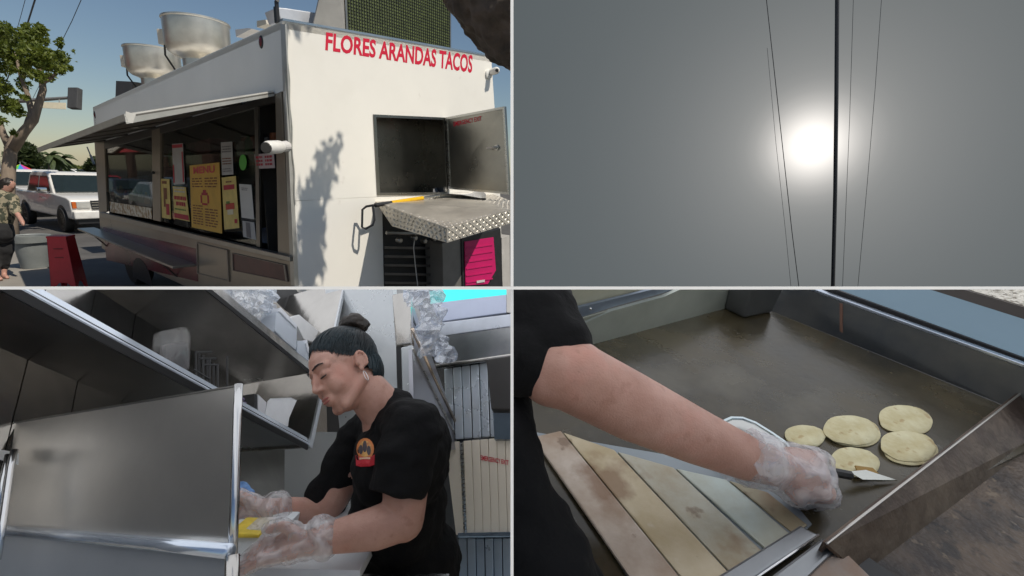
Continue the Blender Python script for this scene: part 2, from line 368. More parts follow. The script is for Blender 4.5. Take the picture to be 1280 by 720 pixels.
panel([(247, 303), (286, 312.5), (288, 352), (248, 342)], tan_)
redp = mat('red_side_graphic', (.22, .018, .035), .25, .3, sc=2.2, col2=(.10, .05, .04))
MB().prism([S(x, y, .004) for x, y in [(129, 284), (246, 311), (247.5, 352), (133, 325)]], ER * .003).build('red_graphic', redp, TRK)
# wheel arch and wheel
wc = S(178, 362, -.14); wc.z = .46
arch = MB(); arch.prism([S(178, 352, .008) + ES * (math.cos(t * math.pi / 10) * .55) + Z * (math.sin(t * math.pi / 10) * .40) for t in range(11)], ER * .006); arch.build('wheel_arch', black_pl, TRK)
wh = MB().lathe([(.30, -.11), (.42, -.12), (.45, -.08), (.45, .08), (.42, .12), (.30, .11)], wc, nS, 28).build('wheel', black_rub, TRK, smooth=40)
MB().lathe([(.29, .10), (.25, .06), (.1, .09), (.08, .12)], wc, nS, 24).build('rim', steel_dark, wh, smooth=40)
# glass
gl = glassmat('window_glass', (.72, .74, .72), .0)
for pts in ([(130.5, 184), (189.5, 169), (191, 272), (133.5, 261.5)], [(199.5, 166), (319, 134), (322, 308), (200.5, 276)]):
    MB().prism([S(x, y, -.018) for x, y in pts], ER * .004).build('window_pane', gl, TRK)
m = MB(); m.prism([S(318, 134, -.006), S(322, 133, -.006), S(325, 309, -.006), S(320.5, 308, -.006)], ER * .02); m.build('sliding_frame', steel_dark, TRK)
# vague stock inside
for pts, c_ in (([(326, 285), (345, 282), (346, 306), (327, 304)], (.10, .13, .22)), ([(134, 235), (170, 238), (172, 262), (135, 256)], (.08, .07, .06)), ([(160, 222), (185, 219), (188, 252), (162, 248)], (.05, .09, .13)), ([(230, 180), (262, 172), (263, 205), (231, 208)], (.16, .05, .05)), ([(285, 190), (300, 187), (301, 202), (286, 203)], (.20, .05, .03)), ([(300, 172), (340, 165), (341, 180), (301, 186)], (.22, .08, .04))):
    MB().prism([S(x, y, -.16) for x, y in pts], ER * .2).build('stock_box', mat('stock_%d' % int(c_[0] * 100 + c_[2] * 1000), tuple(1.8 * q for q in c_), .5, var=.3, sc=12), TRK, bevel=.02)
# bottles and tins on the shelf just inside the glass
rb = random.Random(9); bcol = [(.45, .05, .04), (.50, .30, .05), (.08, .25, .09), (.55, .52, .46), (.10, .16, .35), (.35, .12, .05)]
for (x0, x1, ya, yb, hh) in ((136, 187, 245, 255, .20), (203, 236, 209, 205, .22), (294, 318, 196, 192, .2)):
    x = x0
    while x < x1:
        base = S(x, ya + (yb - ya) * (x - x0) / (x1 - x0), -.10); r_ = rb.uniform(.035, .055); h_ = hh * rb.uniform(.7, 1.15)
        MB().lathe([(r_ * .9, 0), (r_, .01), (r_, h_ * .65), (r_ * .45, h_ * .85), (r_ * .42, h_)], base, Z, 12).build('stock_bottle', mat('bottle_%d' % rb.randrange(6), bcol[rb.randrange(6)], .35), TRK, smooth=40)
        x += rb.uniform(6, 9) * (1 if x0 > 190 else .8)
# food photos strip under far window
ph = mat('food_photo_strip', (.35, .22, .1), .5, col2=(.7, .65, .55), sc=14, contrast=1)
MB().prism([S(x, y, .004) for x, y in [(137, 252), (189, 260), (190, 274), (138, 265)]], ER * .003).build('photo_strip', ph, TRK)
# --- posters on the glass
yel = mat('yellow_poster', (.62, .36, .06), .5, var=.12, sc=5); yel2 = mat('pale_yellow_poster', (.66, .50, .16), .5, var=.15, sc=9)
wht = mat('white_notice', (.58, .56, .54), .55, var=.06); gry = mat('grey_notice', (.42, .41, .41), .55, var=.1); pinkw = mat('pink_notice', (.5, .40, .40), .55, var=.06)
ink = mat('brown_print', (.20, .07, .03), .6); inkr = mat('red_print', (.42, .03, .05), .6); inkg = mat('grey_print', (.16, .15, .16), .6); inkgr = mat('green_print', (.13, .22, .05), .6)
def bil(q_, u, v): return (q_[0] * (1 - u) + q_[1] * u) * (1 - v) + (q_[3] * (1 - u) + q_[2] * u) * v
def poster(pts, m1, label, lines=(), off=-.008):
    q_ = [S(x, y, off) for x, y in pts]; o = MB().prism(q_, ER * .003).build('poster', m1, TRK); o['label'] = label
    mm = {}
    for (u0, v0, u1, v1, mt) in lines: mm.setdefault(mt.name, (mt, MB()))[1].sheet([bil(q_, u0, v0) + nS * .003, bil(q_, u1, v0) + nS * .003, bil(q_, u1, v1) + nS * .003, bil(q_, u0, v1) + nS * .003])
    for mt, b_ in mm.values(): b_.build('print', mt, o)['kind'] = 'stuff'
    return o, q_
rd = random.Random(3)
def rows(v0, v1, n, mt, u0=.1, u1=.9, h=.45):
    out = []
    for i in range(n):
        v = v0 + (v1 - v0) * i / n; u = u0
        while u < u1 - .04:
            w_ = rd.uniform(.05, .16); out.append((u, v, min(u1, u + w_), v + (v1 - v0) / n * h, mt)); u += w_ + .03
    return out
po, pq = poster([(237, 207), (274, 203), (277.5, 292), (239.5, 284)], yel, 'yellow menu board with red heading', rows(.2, .36, 4, ink, .08, .45) + rows(.2, .36, 4, ink, .52, .92) + rows(.62, .95, 8, ink, .08, .42) + rows(.66, .95, 7, ink, .5, .9) + [(.40, .42, .60, .46, inkr), (.36, .46, .41, .58, inkr), (.59, .46, .64, .58, inkr), (.41, .58, .59, .61, inkr), (.45, .38, .55, .42, inkr)])
text_quad('MENU', [bil(pq, .14, .135), bil(pq, .86, .135), bil(pq, .86, .03), bil(pq, .14, .03)], nS, .03, .004).build('lettering', mat('pink_print', (.62, .08, .09), .5), po)
poster([(277, 222), (294.5, 220), (299, 285), (280.5, 287)], yel2, 'pale yellow food poster with red heading', rows(.08, .14, 1, ink, .3, .7) + [(.12, .15, .88, .24, inkr), (.2, .5, .8, .62, mat('salsa_print', (.5, .06, .04), .6)), (.25, .46, .5, .52, inkgr), (.3, .62, .7, .72, mat('bowl_print', (.7, .62, .45), .6)), (.74, .82, .92, .9, inkr)])
poster([(276, 178), (290, 177), (291.5, 218), (277.5, 219)], gry, 'grey notice with dark print', rows(.12, .35, 3, inkg) + rows(.48, .72, 3, ink) + rows(.8, .94, 2, inkg))
poster([(299, 230), (314, 231), (317.5, 274), (302, 272)], wht, 'white notice on the glass', rows(.1, .2, 2, inkg, .2, .7))
poster([(303, 276), (317.5, 278), (320, 300), (304, 296)], gry, 'grey notice low on the glass', [(.3, .05, .65, .95, inkg)])
poster([(318, 193), (342, 191), (343.5, 210), (319.5, 211)], pinkw, 'pale notice with red print', rows(.15, .9, 3, inkr, .08, .42, .6) + rows(.15, .9, 3, inkr, .55, .92, .6))
poster([(201, 223.5), (211.5, 224), (213.5, 274), (202.5, 272)], yel2, 'narrow yellow poster with brown food pictures', [(.3, .22, .7, .5, ink), (.55, .62, .9, .9, inkr), (.15, .05, .7, .12, ink), (.3, .5, .5, .7, ink)])
poster([(215, 180), (228.5, 179), (231, 230), (217, 231)], gry, 'pale striped notice with red border', [(.02, .02, .98, .1, inkr), (.02, .5, .14, .95, inkr), (.86, .2, .98, .95, inkr)])
poster([(216, 233), (232, 234), (237, 277), (218, 273)], yel2, 'yellow poster with bold red print', rows(.02, .22, 2, wht) + rows(.28, .42, 1, inkr, .08, .95, .8) + rows(.45, .6, 1, inkr, .2, .85, .8) + rows(.66, .76, 1, inkgr) + [(.02, .82, .98, .97, inkr)])
gsq = [S(303.5 + 4.6 * math.cos(t * math.pi / 8), 203 + 10 * math.sin(t * math.pi / 8), -.006) for t in range(16)]
o = MB().prism(gsq, ER * .003).build('poster', mat('green_sticker', (.10, .42, .06), .5), TRK); o['label'] = 'round green sticker on the glass'
o = MB().prism([S(x, y, -.3) for x, y in [(309, 192), (318, 191), (319, 206), (310, 207)]], ER * .01).build('poster', mat('orange_card', (.5, .16, .05), .5), TRK)
# --- serving counter on the side
z0 = S(118, 284).z; c0 = S(118, 284); c1 = S(243, 309); c1.z = z0; c0.z = z0
ctop = [c0, c1, c1 + nS * .27, c0 + nS * .27 - ES * .05]
ct = MB().prism(ctop, -Z * .035).build('serving_counter', mat('counter_steel', (.38, .36, .33), .35, .8, var=.15), TRK, bevel=.006)
for t in (.15, .85):
    p = c0 * (1 - t) + c1 * t; MB().tube([p + nS * .2 - Z * .04, p - Z * .3], .012).build('counter_bracket', steel_dark, TRK)
# --- awning
def inplane(px, py, p0): return hit(px, py, p0, ES)
h1, h2 = S(343, 117, .01), S(120, 178, .01)
o1, o2 = inplane(157, 147, h1), inplane(47, 187, h2)
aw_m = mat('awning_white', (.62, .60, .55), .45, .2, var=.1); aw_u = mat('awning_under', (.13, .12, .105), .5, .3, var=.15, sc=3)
an = (h2 - h1).cross(o1 - h1).normalized(); an = an if an.z > 0 else -an
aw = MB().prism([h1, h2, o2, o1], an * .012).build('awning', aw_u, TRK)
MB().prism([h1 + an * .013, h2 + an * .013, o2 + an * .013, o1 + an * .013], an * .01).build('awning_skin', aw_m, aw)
m = MB(); 
for a, b in ((h1, o1), (o1, o2)):
    m.prism([a + an * .026, b + an * .026, b - Z * .045, a - Z * .02], (b - a).cross(Z).normalized() * .012)
m.build('awning_edge', trimm, aw)
for i in range(5):
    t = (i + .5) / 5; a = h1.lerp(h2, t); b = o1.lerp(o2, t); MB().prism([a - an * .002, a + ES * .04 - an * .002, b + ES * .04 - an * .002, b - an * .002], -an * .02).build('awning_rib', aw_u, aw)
MB().ell(S(171, 165) .lerp(o1, .5) , (.05, .05, .012)).build('awning_lamp', wht, aw)
fl = [inplane(157, 139, h1), inplane(170, 143, h1), inplane(166, 154, h1), inplane(157, 152, h1)]
MB().prism(fl, ES * .02).build('bent_flap', aw_m, aw)
for (x0, y0, x1, y1, t0) in ((322, 141, 333, 174, .3), (178, 177, 192, 216, .15), (109, 184, 118, 206, .2)):
    b = S(x1, y1, .02); a = hit(x0, y0, h1 - an * .02, an); m = MB(); m.tube([a, a.lerp(b, .55)], .012); m.tube([a.lerp(b, .5), b], .02); m.build('gas_strut', black_pl, TRK)
# --- lamps, camera, antenna, markers
m = MB(); l0, l1 = S(358, 183, .03), S(336, 184.5, .30); lx = (l1 - l0).normalized()
m.cap(l0.lerp(l1, .45), .055, l1, .055, 16); lo = m.build('side_lamp', mat('white_plastic', (.72, .70, .66), .4), TRK, smooth=40)
MB().lathe([(.05, -.02), (.045, .1), (.03, .14)], l0, lx, 16).build('lamp_mount', wht, lo)
MB().lathe([(.045, 0), (.04, .006)], l1 + lx * .05, lx, 16).build('lamp_lens', hdr, lo)
cp = R(611.5, 90.5, .0); m = MB(); m.lathe([(.055, 0), (.055, .02), (.03, .03)], R(610, 93), nR, 16); m.cap(cp + nR * .05, .04, cp + nR * .12 + Z * .01, .042, 14); co = m.build('security_camera', mat('camera_white', (.75, .74, .70), .4), TRK, smooth=40)
cd = (C - cp).normalized(); MB().ell(cp + nR * .13 + cd * .032 + Z * .012, .022).build('camera_lens', black_pl, co)
m = MB(); a = K + ES * .08; m.tube([a, a + Z * .16 - nR * .0, a + Z * .17 - ES * .02], .018); m.tube([a + ES * .03, a + ES * .03 + Z * .125], .015); m.build('antenna', black_pl, TRK)
for px, py, r in ((326.5, 52.5, .045), (118.5, 143.5, .05)):
    p = S(px, py); o = MB().ell(p, (.018, r * .75, r), (nS, ES, Z)).build('marker_light', mat('red_lens', (.14, .01, .015), .25), TRK, smooth=True); MB().ell(p, (.012, r * .95, r * 1.25), (nS, ES, Z)).build('lens_gasket', black_rub, o)
# rear wall cable along corner
MB().tube([R(357.5 + i * .62 + math.sin(i * 1.3) * .8, 28 + i * 12, .012) for i in range(20)], .006).build('corner_cable', trimm, TRK)
# --- roof equipment: fans
alum = mat('spun_aluminium', (.60, .575, .52), .36, .85, var=.18, sc=3, bump=.03, bsc=8)
def roof_fan(px, rim_y, base_y, inset, w_px, label):
    pl = K + ER * inset
    b = hit(px, base_y, pl, nS); t = hit(px, rim_y, pl, nS); r = w_px / 2 / F * proj(t)[2] * .93
    H = t.z - b.z; base = V((t.x, t.y, b.z))
    fo = thing('exhaust_fan', label, 'exhaust fan', V((base.x, base.y, ROOF - .01)), 'roof exhaust fans')
    MB().lathe([(r * .52, -.2), (r * .52, .10 * H), (r * .60, .14 * H), (r * .80, .20 * H), (r * .92, .28 * H), (r * .98, .40 * H), (r * .99, .95 * H), (r * 1.02, .97 * H), (r * 1.02, H), (r * .9, H)], base, Z, 40).build('bowl', alum, fo, smooth=35)
    MB().lathe([(r * .5, .7 * H), (r * .5, H * 1.02), (r * .3, H * 1.03)], base, Z, 24).build('cap', alum, fo, smooth=35)
    lf = (D(0, 360) - FW * .3).normalized(); lf = V((-RT.x, -RT.y, 0)).normalized()
    bp_ = base + lf * r * 1.16 + Z * H * .62; bx = MB().box(bp_, (.055, .06, H * .17)).build('switch_box', mat('switch_box', (.55, .5, .42), .5), fo, bevel=.008)
    MB().tube([bp_ - Z * H * .15, bp_ - Z * H * .4 + lf * .01, bp_ - Z * H * .75 - lf * .12, bp_ - Z * H * .95 - lf * .16, V((bp_.x, bp_.y, ROOF))], .014).build('power_cable', black_rub, fo)
    MB().box(V((base.x, base.y, ROOF + .02)), (r * .75, r * .75, .06), (ES, ER, Z)).build('curb', trimm, fo)
    return fo
roof_fan(245, 27, 84, .85, 79, 'large spun aluminium exhaust fan on truck roof, nearer the lettered rear wall')
roof_fan(190, 62, 106, .85, 64, 'spun aluminium exhaust fan on truck roof beside the grey roof box')
pl = K + ER * .9
MB().prism([hit(144, 128, pl, nS), hit(165, 125, pl, nS), hit(166, 102, pl, nS), hit(145, 101, pl, nS)], ER * .5).build('roof_box', mat('roof_box_grey', (.14, .13, .12), .6, .2), TRK)
for pts, mt in (([(295, 46), (315, 36), (311, 35), (294, 37)], wht), ([(321, 34), (333, 30), (332, 24.5), (321, 26)], mat('vent_beige', (.45, .42, .35), .5))):
    pl = K + ER * .3; MB().prism([hit(x, y, pl, nS) for x, y in pts], ER * .2).build('roof_vent', mt, TRK)
MB().prism([R(x, y, -.35) for x, y in [(346, 9), (358, 10), (403, 17), (405, 31), (352, 26)]], ES * .25).build('skylight_lid', mat('lid_plastic', (.50, .52, .56), .3, .2), TRK, bevel=.01)
# LED sign on roof
led = mat('led_board', (.03, .035, .02), .5, var=.2)
s0, s1 = R(432, 36, -.12), R(563, 58, -.12); s0.z = ROOF + .02; s1.z = ROOF + .02
led_t = thing('roof_sign', 'dark roof sign board dotted with green lamps above the red lettering', 'sign', (s0 + s1) / 2)
MB().prism([s0, s1, s1 + Z * .95, s0 + Z * .95], ES * .16).build('housing', led, led_t, bevel=.006)
nx, nz_ = 46, 30; m = MB(); ledm = mat('green_lamp', (.085, .105, .03), .4, var=.5, sc=25); dx = (s1 - s0) / nx
for i in range(nx):
    for j in range(nz_):
        p = s0 + dx * (i + .5) + Z * (.03 + .90 * (j + .5) / nz_) + nR * .001; a = dx * .27; b = Z * .0085
        m.prism([p - a - b, p + a - b, p + a + b, p - a + b], nR * .008)
o = m.build('lamp_dots', ledm, led_t); o['kind'] = 'stuff'
m = MB(); frame(m, [s0, s1, s1 + Z * .95, s0 + Z * .95], .022, .012, -.001, nR); m.build('sign_frame', steel_dark, led_t)
MB().prism([s0 - ER * .004, s0 + ES * .16 - ER * .004, s0 + ES * .55 - ER * .3, s0 - ER * .3 + ES * .1, s0 - ER * .1 + Z * .8, s0 - ER * .004 + Z * .95], ES * .02).build('sign_brace', mat('sign_brace_grey', (.30, .29, .27), .5, .3), led_t)
# --- rear deck, generator
tread = mat('tread_plate', (.56, .52, .45), .36, .55, var=.15, sc=5)
dk = [R(469, 252), R(618, 243), None, None]
fl_, fr2 = P(559, 285, proj(dk[0])[2] * .80), P(655, 258, proj(dk[0])[2] * .92)
dq = [dk[0], dk[1], fr2, fl_]
dnn = (dq[1] - dq[0]).cross(dq[3] - dq[0]).normalized(); dnn = dnn if dnn.z > 0 else -dnn
deck = MB().prism(dq, -dnn * .012).build('rear_deck', tread, TRK)
m = MB()
l_in = P(490, 279, proj(dk[0])[2] * .97)
m.prism([dq[3], dq[2], dq[2] - Z * .125, dq[3] - Z * .125], (dq[0] - dq[3]).normalized() * .012)
m.prism([dq[0], dq[3], dq[3] - Z * .125, l_in - Z * .03], (dq[1] - dq[0]).normalized() * .012); m.build('deck_lip', tread, deck)
# raised tread lozenges
m = MB(); U_, W_ = dq[1] - dq[0], dq[3] - dq[0]
def loz(p, a, b, n): m.add([p - a, p - b * .3, p + a, p + b * .3, p + n * .007], [[0, 1, 4], [1, 2, 4], [2, 3, 4], [3, 0, 4]])
nu, nv = 34, 18
for i in range(nu):
    for j in range(nv):
        u, v = (i + .5) / nu, (j + .5) / nv; p = bil(dq, u, v) + dnn * .0005
        d1 = U_.normalized(); d2 = W_.normalized(); d = (d1 + d2 if (i + j) % 2 else d1 - d2).normalized() * .030; loz(p, d, dnn.cross(d) , dnn)
fn = (dq[2] - dq[3]).cross(Z).normalized(); fn = fn if fn.dot(C - dq[3]) > 0 else -fn
sn = (dq[3] - dq[0]).cross(Z).normalized(); sn = sn if sn.dot(C - dq[3]) > 0 else -sn
for (a, b, c, d, nn, cu, cv) in ((dq[3], dq[2], dq[2] - Z * .125, dq[3] - Z * .125, fn, 24, 4), (dq[0], dq[3], dq[3] - Z * .125, l_in - Z * .03, sn, 16, 4)):
    for i in range(cu):
        for j in range(cv):
            p = bil([a, b, c, d], (i + .5) / cu, (j + .5) / cv) + nn * .0006; d1 = (b - a).normalized(); dd = (d1 + Z if (i + j) % 2 else d1 - Z).normalized() * .024; loz(p, dd, nn.cross(dd), nn)
o = m.build('tread_pattern', tread, deck); o['kind'] = 'stuff'
# generator bay under deck
gpl = lambda px, py, off=.25: R(px, py, off)
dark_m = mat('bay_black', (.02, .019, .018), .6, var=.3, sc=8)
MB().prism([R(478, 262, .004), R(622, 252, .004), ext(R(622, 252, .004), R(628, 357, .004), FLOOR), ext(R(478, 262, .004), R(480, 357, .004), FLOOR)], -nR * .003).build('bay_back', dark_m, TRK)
gp = mat('grey_post', (.20, .19, .175), .5, .4)
gt = thing('generator', 'dark generator with a bright magenta louvred panel under the tread plate deck', 'generator', gpl(590, 420))
def gq(pts, off, th, nm, mt, par=None, bv=.0): return MB().prism([gpl(x, y, off) for x, y in pts], ES * th).build(nm, mt, par or gt, bevel=bv)
gq([(553, 304), (578, 297), (581, 430), (556, 430)], .34, .3, 'frame_post', gp, bv=.006)
gq([(577, 297), (626, 285), (632, 430), (580, 430)], .36, .3, 'housing', black_pl, bv=.01)
mg = mat('magenta_panel', lin((190, 20, 95)), .45, 0, var=.1, sc=3)
gp_ = gq([(581, 302), (617, 296.5), (620, 338), (610, 355), (582, 357)], .375, .012, 'magenta_panel', mg, bv=.003)
for i in range(6):
    y = 310 + i * 8.5; gq([(583, y), (616, y - 5), (616, y - 3.4), (583, y + 1.6)], .383, .006, 'louvre', mg, gp_)
gq([(596, 351), (606, 349.5), (606, 352.5), (596, 354)], .386, .003, 'badge', wht, gp_)
gq([(627, 297), (637, 294), (639, 430), (629, 430)], .36, .2, 'side_panel', mat('bay_light', (.45, .43, .40), .5), bv=.004)
m = MB(); m.tube([gpl(483, 291, .2), gpl(520, 292, .22), gpl(555, 291, .22)], .02); m.build('pipe', steel_dark, gt)
m = MB(); m.tube([gpl(519, 293, .24), gpl(517, 310, .24), gpl(519, 330, .24), gpl(522, 357, .24)], .006); m.build('hose', mat('grey_hose', (.4, .39, .37), .5), gt)
for px, py in ((516, 297), (528, 301), (540, 298), (497, 300)): MB().lathe([(.03, 0), (.03, .05), (.02, .06)], gpl(px, py, .2), nR, 10).build('valve', steel_dark, gt)
for i in range(5): gq([(482, 308 + i * 11), (552, 309 + i * 11), (552, 312 + i * 11), (482, 311 + i * 11)], .12, .02, 'grille_bar', hdr)
# --- shovel on the deck
sh = thing('shovel', 'short shovel with black D grip and yellow shaft lying across the tread plate deck', 'shovel', hit(500, 254, dq[0] + dnn * .02, dnn))
def dp(px, py, h=.03): return hit(px, py, dq[0] + dnn * h, dnn)
sa, sb = P(469, 256.5, proj(dp(500, 254))[2] * .985), dp(545, 245, .045)
yl = mat('yellow_shaft', lin((215, 170, 20)), .4, var=.08)
MB().tube([sa, sa.lerp(sb, .25)], [.022, .018], 12).build('socket', black_pl, sh, smooth=40)
MB().tube([sa.lerp(sb, .24), sa.lerp(sb, .76)], .021, 12).build('shaft', yl, sh, smooth=40)
MB().tube([sa.lerp(sb, .75), sa.lerp(sb, 1.06)], .015, 12).build('neck', steel, sh, smooth=40)
sd = proj(sa)[2]
MB().tube([P(x, y, sd) for x, y in [(470, 256), (458, 258), (453, 262), (452.5, 284), (457, 286), (466, 281), (468, 275), (466, 258)]], .012, 8).build('grip', black_pl, sh, smooth=40)
upc_ = [(541, 245), (549, 240), (560, 237), (575, 236.5), (590, 240), (601, 246), (607, 251)]; loc_ = [(543, 248), (550, 248), (562, 247.5), (576, 248.5), (590, 251), (600, 253), (607, 253)]
m = MB(); vs = []; nv_ = 6
for i, (u_, l_) in enumerate(zip(upc_, loc_)):
    pu, pl2 = dp(u_[0], u_[1], .012), dp(l_[0], l_[1], .012); mid_ = (pu + pl2) / 2
    for j in range(nv_ + 1):
        v = j / nv_; vs.append(pu.lerp(pl2, v) + dnn * (.05 * (2 * v - 1) ** 2 - .0 + .03 * (1 - v)))
m.add(vs, [[i * (nv_ + 1) + j, (i + 1) * (nv_ + 1) + j, (i + 1) * (nv_ + 1) + j + 1, i * (nv_ + 1) + j + 1] for i in range(6) for j in range(nv_)])
m.build('blade', mat('blade_grey', (.42, .43, .45), .4, .6), sh, smooth=True)
# --- things on the counter
def cz(px, py): return at_z(px, py, z0)
film = filmmat('clear_bag_film', (.85, .88, .92), .5, .2)
p = cz(206, 308); bag = MB().ell(p + Z * .16, (.12, .1, .17), None, 20, 14)
bag.build('plastic_bag', filmmat('white_bag_film', (.5, .52, .58), .9, .3), None, smooth=True, disp=wob(.05, 9, 2)); tag(bpy.context.scene.collection.objects[-1], 'crumpled pale plastic bag standing on the serving counter', 'bag')
cu = thing('drink_cup', 'clear plastic cup with green drink on the serving counter', 'cup', cz(232, 315))
pc = cz(232, 315); MB().lathe([(.035, .0), (.045, .14), (.047, .15)], pc, Z, 16).build('cup', filmmat('cup_film', (.8, .85, .8), .25, .1), cu, smooth=True)
MB().lathe([(.033, .004), (.039, .08)], pc, Z, 16).build('drink', mat('green_drink', (.05, .30, .07), .3), cu, smooth=True); MB().tube([pc + Z * .02, pc + V((.02, .01, .24))], .004).build('straw', wht, cu)
for px, py, nm in ((176, 290, 0), (187, 294, 1)):
    p = cz(px, py); o = MB().box(p + Z * .045, (.05, .035, .045), (ES, ER, Z)).build('sauce_box', yel, None, bevel=.006); tag(o, ('small yellow box alone on the serving counter under the food photo strip', 'small yellow box on the serving counter right beside the plastic bag')[nm], 'box', 'yellow boxes on the counter')
# ---------------------------------------------------------------- street: vehicles
class XF:
    """local frame (x forward, y left, z up) at a spot on the street"""
    def __init__(s, loc, yaw): s.o = V(loc); s.x = V((math.cos(yaw), math.sin(yaw), 0)); s.y = V((-s.x.y, s.x.x, 0))
    def __call__(s, x, y, z): return s.o + s.x * x + s.y * y + Z * z
car_white = mat('white_car_paint', (.72, .70, .66), .25, 0, var=.03, coat=.6)
car_dark = mat('dark_car_paint', (.03, .03, .035), .25, 0, var=.1, coat=.6); car_silver = mat('silver_car_paint', (.45, .45, .45), .3, .3, var=.05, coat=.5)
cglass = mat('car_glass', (.015, .022, .02), .06, 0, var=.1, spec=.8)
chrome = mat('chrome', (.65, .65, .65), .18, 1, var=.05)
amber = mat('amber_lens', (.55, .12, .02), .25); lens = mat('head_lens', (.55, .55, .52), .15, .3)
def profile(f, pts, y0, y1, tap=None):
    """prism of a side profile between two y values, the far points pulled in where tap gives a value"""
    m = MB(); a = [f(x, y0 if not tap else y0 * tap(x, z), z) for x, z in pts]; b = [f(x, y1 if not tap else y1 * tap(x, z), z) for x, z in pts]; n = len(pts)
    m.add(a + b, [list(range(n)), list(range(n, 2 * n))[::-1]] + [[i, (i + 1) % n, n + (i + 1) % n, n + i] for i in range(n)]); return m
def wheel(f, x, y, r, par, s):
    w_ = MB().lathe([(r * .62, -.1), (r * .95, -.11), (r, -.07), (r, .07), (r * .95, .11), (r * .62, .1)], f(x, y, r), f.y * s, 24).build('wheel', black_rub, par, smooth=40)
    MB().lathe([(r * .62, .10), (r * .55, .05), (r * .2, .06), (r * .16, .09)], f(x, y, r), f.y * s, 20).build('rim', steel_dark, w_, smooth=40)
def pickup(loc, yaw, label, par_group=None, L=5.4, W=.96, H=1.84):
    f = XF(loc, yaw); t = thing('pickup_truck', label, 'pickup truck', loc, par_group)
    tp = lambda x, z: 1 - max(0, (z - 1.12) / .72) * .16
    body = profile(f, [(2.55, .45), (2.6, .62), (2.55, 1.02), (2.3, 1.10), (1.1, 1.18), (-2.75, 1.16), (-2.8, .5)], -W, W); body.build('body', car_white, t, bevel=.05, smooth=40, seg=3)
    profile(f, [(1.15, 1.14), (.42, 1.76), (.2, H), (-1.15, H), (-1.4, 1.74), (-1.55, 1.14)], -W * .97, W * .97, tp).build('cab', car_white, t, bevel=.05, smooth=40, seg=3)
    wy = W * .97
    q_ = [f(1.10, -wy * .93, 1.2), f(1.10, wy * .93, 1.2), f(.44, wy * .80, 1.72), f(.44, -wy * .80, 1.72)]; n_ = f.x * .8 + Z * .6
    MB().prism([p + n_ * .035 for p in q_], -n_ * .02).build('windscreen', cglass, t)
    for s in (-1, 1):
        for (x0, x1, x2, x3) in ((.86, .42, -.28, -.28), (-.38, -.38, -1.25, -1.32)):
            yy = lambda z: s * (wy * tp(0, z) + .012)
            MB().prism([f(x0, yy(1.2), 1.2), f(x1, yy(1.70), 1.70), f(x2, yy(1.70), 1.70), f(x3, yy(1.2), 1.2)], f.y * s * -.02).build('side_window', cglass, t)
        m = MB(); m.box(f(.85, s * (W + .16), 1.26), (.07, .12, .09), (f.x, f.y, Z)); mi = m.build('mirror', chrome, t, bevel=.03, smooth=40); MB().tube([f(.85, s * W * .9, 1.2), f(.85, s * (W + .1), 1.22)], .03).build('mirror_arm', black_pl, mi)
        h_ = MB().box(f(2.58, s * .66, .88), (.045, .17, .1), (f.x, f.y, Z)).build('headlight', lens, t, bevel=.02)
        MB().box(f(2.56, s * .88, .88), (.06, .05, .1), (f.x, f.y, Z)).build('turn_signal', amber, t, bevel=.015)
        for wx in (1.75, -1.85):
            a_ = MB(); a_.prism([f(wx + math.cos(k * math.pi / 10) * .47, s * (W + .004), .42 + math.sin(k * math.pi / 10) * .43) for k in range(11)], f.y * s * -.03); a_.build('wheel_arch', black_pl, t)
            wheel(f, wx, s * (W - .06), .38, t, s)
        MB().box(f(.02, s * (W + .01), 1.02), (.09, .015, .02), (f.x, f.y, Z)).build('door_handle', chrome, t)
    g_ = MB().box(f(2.59, 0, .87), (.03, .47, .14), (f.x, f.y, Z)).build('grille', black_pl, t, bevel=.01)
    for k in range(3): MB().box(f(2.62, 0, .79 + k * .08), (.012, .46, .015), (f.x, f.y, Z)).build('grille_bar', chrome, g_)
    MB().box(f(2.66, 0, .58), (.09, W * .99, .12), (f.x, f.y, Z)).build('bumper', mat('bumper_white', (.7, .68, .64), .3), t, bevel=.04, smooth=40, seg=3)
    MB().box(f(2.58, 0, .4), (.08, W * .9, .1), (f.x, f.y, Z)).build('valance', black_pl, t, bevel=.02)
    return t
fw = at_z(85, 290, 0)
yaw1 = math.radians(-45) 
dirv = (hz(-330)); yaw_c = math.atan2(-dirv.y, -dirv.x)
f0 = XF((0, 0, 0), yaw_c); c_loc = fw - f0.x * 1.75 + f0.y * .9
if proj(c_loc + f0.y * .9)[0] > proj(c_loc - f0.y * .9)[0]: pass
pickup(c_loc, yaw_c, 'white pickup truck with orange turn signals parked behind the red stool')
pickup(at_z(50, 266, 0), yaw_c, 'white pickup truck parked behind the white one with orange turn signals')
